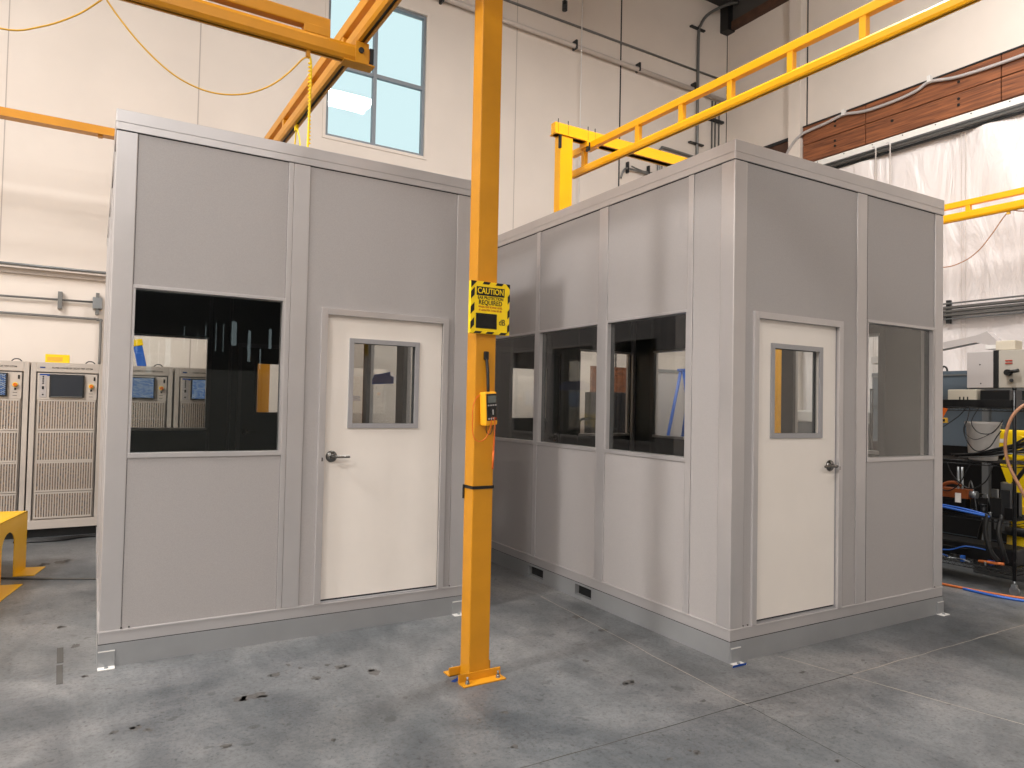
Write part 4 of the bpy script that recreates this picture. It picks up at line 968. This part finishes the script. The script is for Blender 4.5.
# floor hoses by the rack
simple('floor_cable', 'orange cord on the floor in front of the wire rack', 'cord', (7.0, 3.2, .012), lambda mb: mb.tube([(.15, -.35, 0), (.05, -.05, 0), (0, .3, 0), (-.03, .7, 0), (0, 1.1, 0)], .011, M['orange'], 8))
simple('floor_hose', 'blue hose on the floor beside the orange cord', 'hose', (6.93, 3.0, .012), lambda mb: mb.tube([(.25, -.35, 0), (.12, -.15, 0), (.05, .1, 0), (.06, .35, 0)], .012, M['bluehose'], 8))
simple('floor_hose', 'white hose end on the floor by the rack caster', 'hose', (7.08, 2.6, .018), lambda mb: mb.tube([(.3, -.5, 0), (.15, -.2, 0), (.05, .1, 0), (.0, .22, 0)], .018, M['white'], 8))

# yellow machine behind the rack
ym = thing('yellow_robot', 'yellow industrial robot on a steel base behind the wire rack', 'machine', (8.15, 3.52, 0))
mb = MB(); mb.box((-.3, -.55, 0), (.35, .15, .12), M['galv'], .01); mb.build('base_plate', ym)
mb = MB(); mb.cyl((0, -.2, .12), (0, -.2, .42), .17, M['signyellow'], 28, .15); mb.cyl((0, -.2, .42), (0, -.2, .50), .20, M['black'], 28); mb.build('pedestal', ym)
mb = MB(); mb.prism([(-.12, 0), (.13, 0), (.16, .25), (.12, .45), (.18, .62), (.10, .78), (-.10, .78), (-.16, .55), (-.08, .3)], (-.12, -.2, .5), (0, 1, 0), (0, 0, 1), (1, 0, 0), .24, M['signyellow']); mb.cyl((-.16, -.2, .62), (.16, -.2, .62), .10, M['signyellow'], 24); mb.build('lower_arm', ym)
mb = MB(); mb.box((-.16, -.12, .45), (-.10, .02, .72), M['galv'], .01); mb.build('motor', ym)
mb = MB(); mb.box((-.15, -.75, 1.25), (.12, .22, 1.47), M['signyellow'], .03); mb.box((-.152, -.7, 1.34), (-.148, .1, 1.38), M['paper']); mb.cyl((-.17, -.2, 1.30), (.17, -.2, 1.30), .12, M['signyellow'], 24); mb.build('upper_arm', ym)
mb = MB(); mb.tube([(-.16, -.5, 1.4), (-.25, -.3, 1.1), (-.22, -.1, .8), (-.2, .1, .5), (-.1, .2, .15)], .02, M['black'], 8); mb.build('cable_hose', ym)
# white step cabinet beside robot
simple('floor_cabinet', 'low grey cabinet on the floor behind the rack', 'cabinet', (8.6, 2.9, 0), lambda mb: (mb.box((0, 0, .05), (.3, .5, .5), M['ctrlgrey'], .01), mb.box((.02, .02, 0), (.28, .48, .05), M['black']), mb.box((-.012, .1, .3), (0, .4, .315), M['galv'])))
# blue-grey machine
bm_ = thing('machine_enclosure', 'large blue grey machine enclosure behind the wire rack', 'machine', (9.4, 4.45, 0))
mb = MB(); mb.box((0, -.9, .1), (1.4, 1.25, 2.12), M['bluegrey'], .015); mb.box((.05, -.85, 0), (1.35, 1.2, .1), M['black']); mb.build('housing', bm_)
mb = MB(); mb.box((-.01, -.9, 2.12), (1.4, 1.25, 2.165), M['bluegrey'], .005); mb.box((-.015, -.9, 2.105), (0, 1.25, 2.12), M['galv']); mb.box((-.02, -.9, .12), (-.001, 1.25, 1.22), M['blackmetal']); mb.build('top_rim', bm_)
mb = MB(); mb.box((-.02, -.4, 1.42), (.0, -.05, 1.50), M['galv'], .003); mb.box((-.012, -.88, .3), (0, -.2, 1.3), M['bluegrey'], .006); mb.build('door_panel', bm_)
mb = MB()
for y in (.30, .42): mb.tube([(.1, y, 2.16), (.1, y+.01, 2.21), (.1, y+.05, 2.23), (.1, y+.08, 2.16)], .012, M['darksteel'], 8)
mb.build('hose_clip', bm_)
# control cabinet on top
cc = thing('control_cabinet', 'grey control cabinet with black edge stripe above the wire rack', 'cabinet', (8.9, 3.72, 0))
zb = 1.93
mb = MB(); mb.box((-.02, .22, zb), (.05, .50, zb+.42), M['ctrlgrey'], .006); mb.cyl((-.022, .35, zb+.05), (-.02, .35, zb+.05), .008, M['black'], 8); mb.cyl((-.022, .36, zb+.27), (-.02, .36, zb+.27), .008, M['black'], 8); mb.build('door', cc)
mb = MB(); mb.box((-.022, .17, zb), (.05, .22, zb+.43), M['black'], .003); mb.build('edge_stripe', cc)
mb = MB(); mb.box((-.01, -.35, zb), (.45, .17, zb+.425), M['ctrlbeige'], .006); mb.build('housing', cc)
mb = MB()
for k in range(2): mb.box((-.02, .03-.0, zb+.30-k*.03), (-.01, .10, zb+.312-k*.03), M['red'])
mb.cyl((-.01, .06, zb+.17), (-.07, .06, zb+.17), .035, M['black'], 16); mb.cyl((-.05, .06, zb+.17), (-.06, -.05, zb+.19), .02, M['black'], 12); mb.cyl((-.01, .04, zb+.08), (-.06, .02, zb+.08), .02, M['black'], 12); mb.build('connector', cc)
mb = MB(); mb.box((.05, -.3, .0), (.12, -.23, zb), M['galv']); mb.box((.05, .3, 0), (.12, .37, zb), M['galv']); mb.box((.0, -.35, zb-.03), (.3, .5, zb), M['galv']); mb.build('stand_frame', cc)
# monitor / light arm
ar = thing('lighting_boom', 'long light grey support arm above the control cabinet', 'arm', (8.95, 4.14, 2.36))
mb = MB(); mb.prism([(1.3, -.10), (1.3, -.01), (.02, .19), (-.10, .23), (-.25, .07), (-.12, .07), (.02, .11)], (0, 0, 0), (0, 1, 0), (0, 0, 1), (1, 0, 0), .14, M['ctrlgrey']); mb.build('boom', ar)
mb = MB(); mb.box((-.02, -.40, .0), (.16, -.2, .11), M['beige'], .01); mb.box((.0, -.26, .02), (.12, -.08, .08), M['white'], .01); mb.build('bracket', ar)
mb = MB(); mb.cyl((.08, -.28, -.2), (.08, -.28, .0), .03, M['galv'], 12); mb.build('mast', ar)

# things seen through the right booth's windows
simple('plywood_panel', 'orange brown plywood panel standing behind the right booth', 'panel', (7.72, 9.9, 0), lambda mb: (mb.box((0, 0, .6), (.95, .03, 2.34), M['wood'], .003), mb.box((.1, .0, 0), (.18, .05, .6), M['wood']), mb.box((.8, .0, 0), (.88, .05, .6), M['wood'])))
simple('black_cart', 'black equipment cart with handle seen through right booth glass', 'cart', (6.55, 8.6, 0), lambda mb: (mb.box((.5, 0, .15), (1.15, .6, 1.85), M['black'], .01), mb.box((0, 0, .9), (.55, .55, 1.05), M['black'], .01), mb.box((0, .05, .15), (.5, .5, .2), M['black']), mb.tube([(0, .05, 1.0), (-.02, .05, 1.3), (.05, .05, 1.42), (.5, .05, 1.42)], .02, M['black'], 8), mb.cyl((.1, .1, 0), (.1, .1, .15), .03, M['black']), mb.cyl((1.2, .1, 0), (1.2, .1, .15), .03, M['black'])))
# step ladder in blue fibreglass
ld = thing('step_ladder', 'blue fibreglass step ladder standing beyond the right booth windows', 'ladder', (7.95, 7.75, 0), .2)
mb = MB()
for s in (-1, 1):
    mb.tube([(s*.28, -.45, 0), (s*.15, 0, 2.2)], .03, M['bluehose'], 8, 1); mb.tube([(s*.26, .45, 0), (s*.15, .05, 2.2)], .025, M['bluehose'], 8, 1)
mb.box((-.18, -.05, 2.18), (.18, .1, 2.22), M['bluehose'], .005); mb.build('rails', ld)
for k in range(6):
    z = .3+k*.32; t_ = z/2.2; mb = MB(); mb.box((-.27+.12*t_, -.48+.45*t_, z), (.27-.12*t_, -.40+.45*t_, z+.025), M['galv']); mb.build('step', ld)
simple('grey_screen', 'grey framed machine door beyond the right booth far window', 'panel', (7.87, 8.5, 0), lambda mb: (mb.box((0, 0, 0), (1.3, .5, 2.25), M['ctrlgrey'], .01), mb.box((-.0, -.01, 2.2), (1.3, 0, 2.25), M['galv']), mb.box((.0, -.01, .1), (.04, 0, 2.25), M['galv'])))
mb = MB(); mb.box((-.13, -.10, 0), (.13, .10, 4.4), M['yellow'], .006)
tag(mb.build('crane_column', None, (0, 0, 0)), 'yellow crane post seen through the right booth door window', 'column').location = (8.03, 6.2, 0)
mb = MB(); mb.box((-.075, -.075, 0), (.075, .075, 4.75), M['amber'], .006); mb.box((-.16, -.16, 0), (.16, .16, .01), M['amber'])
tag(mb.build('crane_column', None, (0, 0, 0)), 'amber crane post seen through the left booth back door window', 'column').location = (2.08, 9.9, 0)
simple('stainless_tank', 'low stainless machine seen through the right booth door window', 'machine', (9.4, 5.8, 0), lambda mb: (mb.box((0, 0, .1), (1.2, 1.6, 1.45), M['galv'], .01), mb.box((-.02, 0, 1.45), (1.25, 1.6, 1.62), M['white'], .02), mb.box((.05, .05, 0), (1.1, 1.5, .1), M['black'])))

# ------------------------------------------------------------------ lights: high bay panels under the roof, and an added wall fill
def area(x, y, z, sx, sy, power, col=(1, .965, .935)):
    l = bpy.data.lights.new('high_bay_or_fill', 'AREA'); l.shape = 'RECTANGLE'; l.size = sx; l.size_y = sy; l.energy = power; l.color = col
    o = bpy.data.objects.new('high_bay_or_fill', l); COL.objects.link(o); o.location = (x, y, z); return o
P = 450
for x, y, k in ((-6, -7, .8), (-7, -1.5, 1.5), (-7, 3.0, 2.5), (-3.5, 6.0, .75), (-1, -7.5, 1.0), (3, -8.5, .45), (-.5, -1.5, .25), (5.2, 4.5, 1.35)):
    area(x, y, 9.2, 1.7, 1.0, P*k)
wl = area(8.0, 2.6, 9.2, 1.7, 1.0, P*.75); wl.rotation_euler = (0, math.radians(-52), 0)   # unseen fill lamp, added and tilted to brighten the sheeted wall
w = bpy.data.worlds.new('world'); S.world = w; w.use_nodes = True
bgn = w.node_tree.nodes['Background']; bgn.inputs['Color'].default_value = (.80, .97, 1.0, 1); bgn.inputs['Strength'].default_value = 1.12

S.view_settings.view_transform = 'Standard'; S.view_settings.look = 'None'; S.view_settings.gamma = 1; S.view_settings.use_curve_mapping = False
S.view_settings.exposure = -0.1
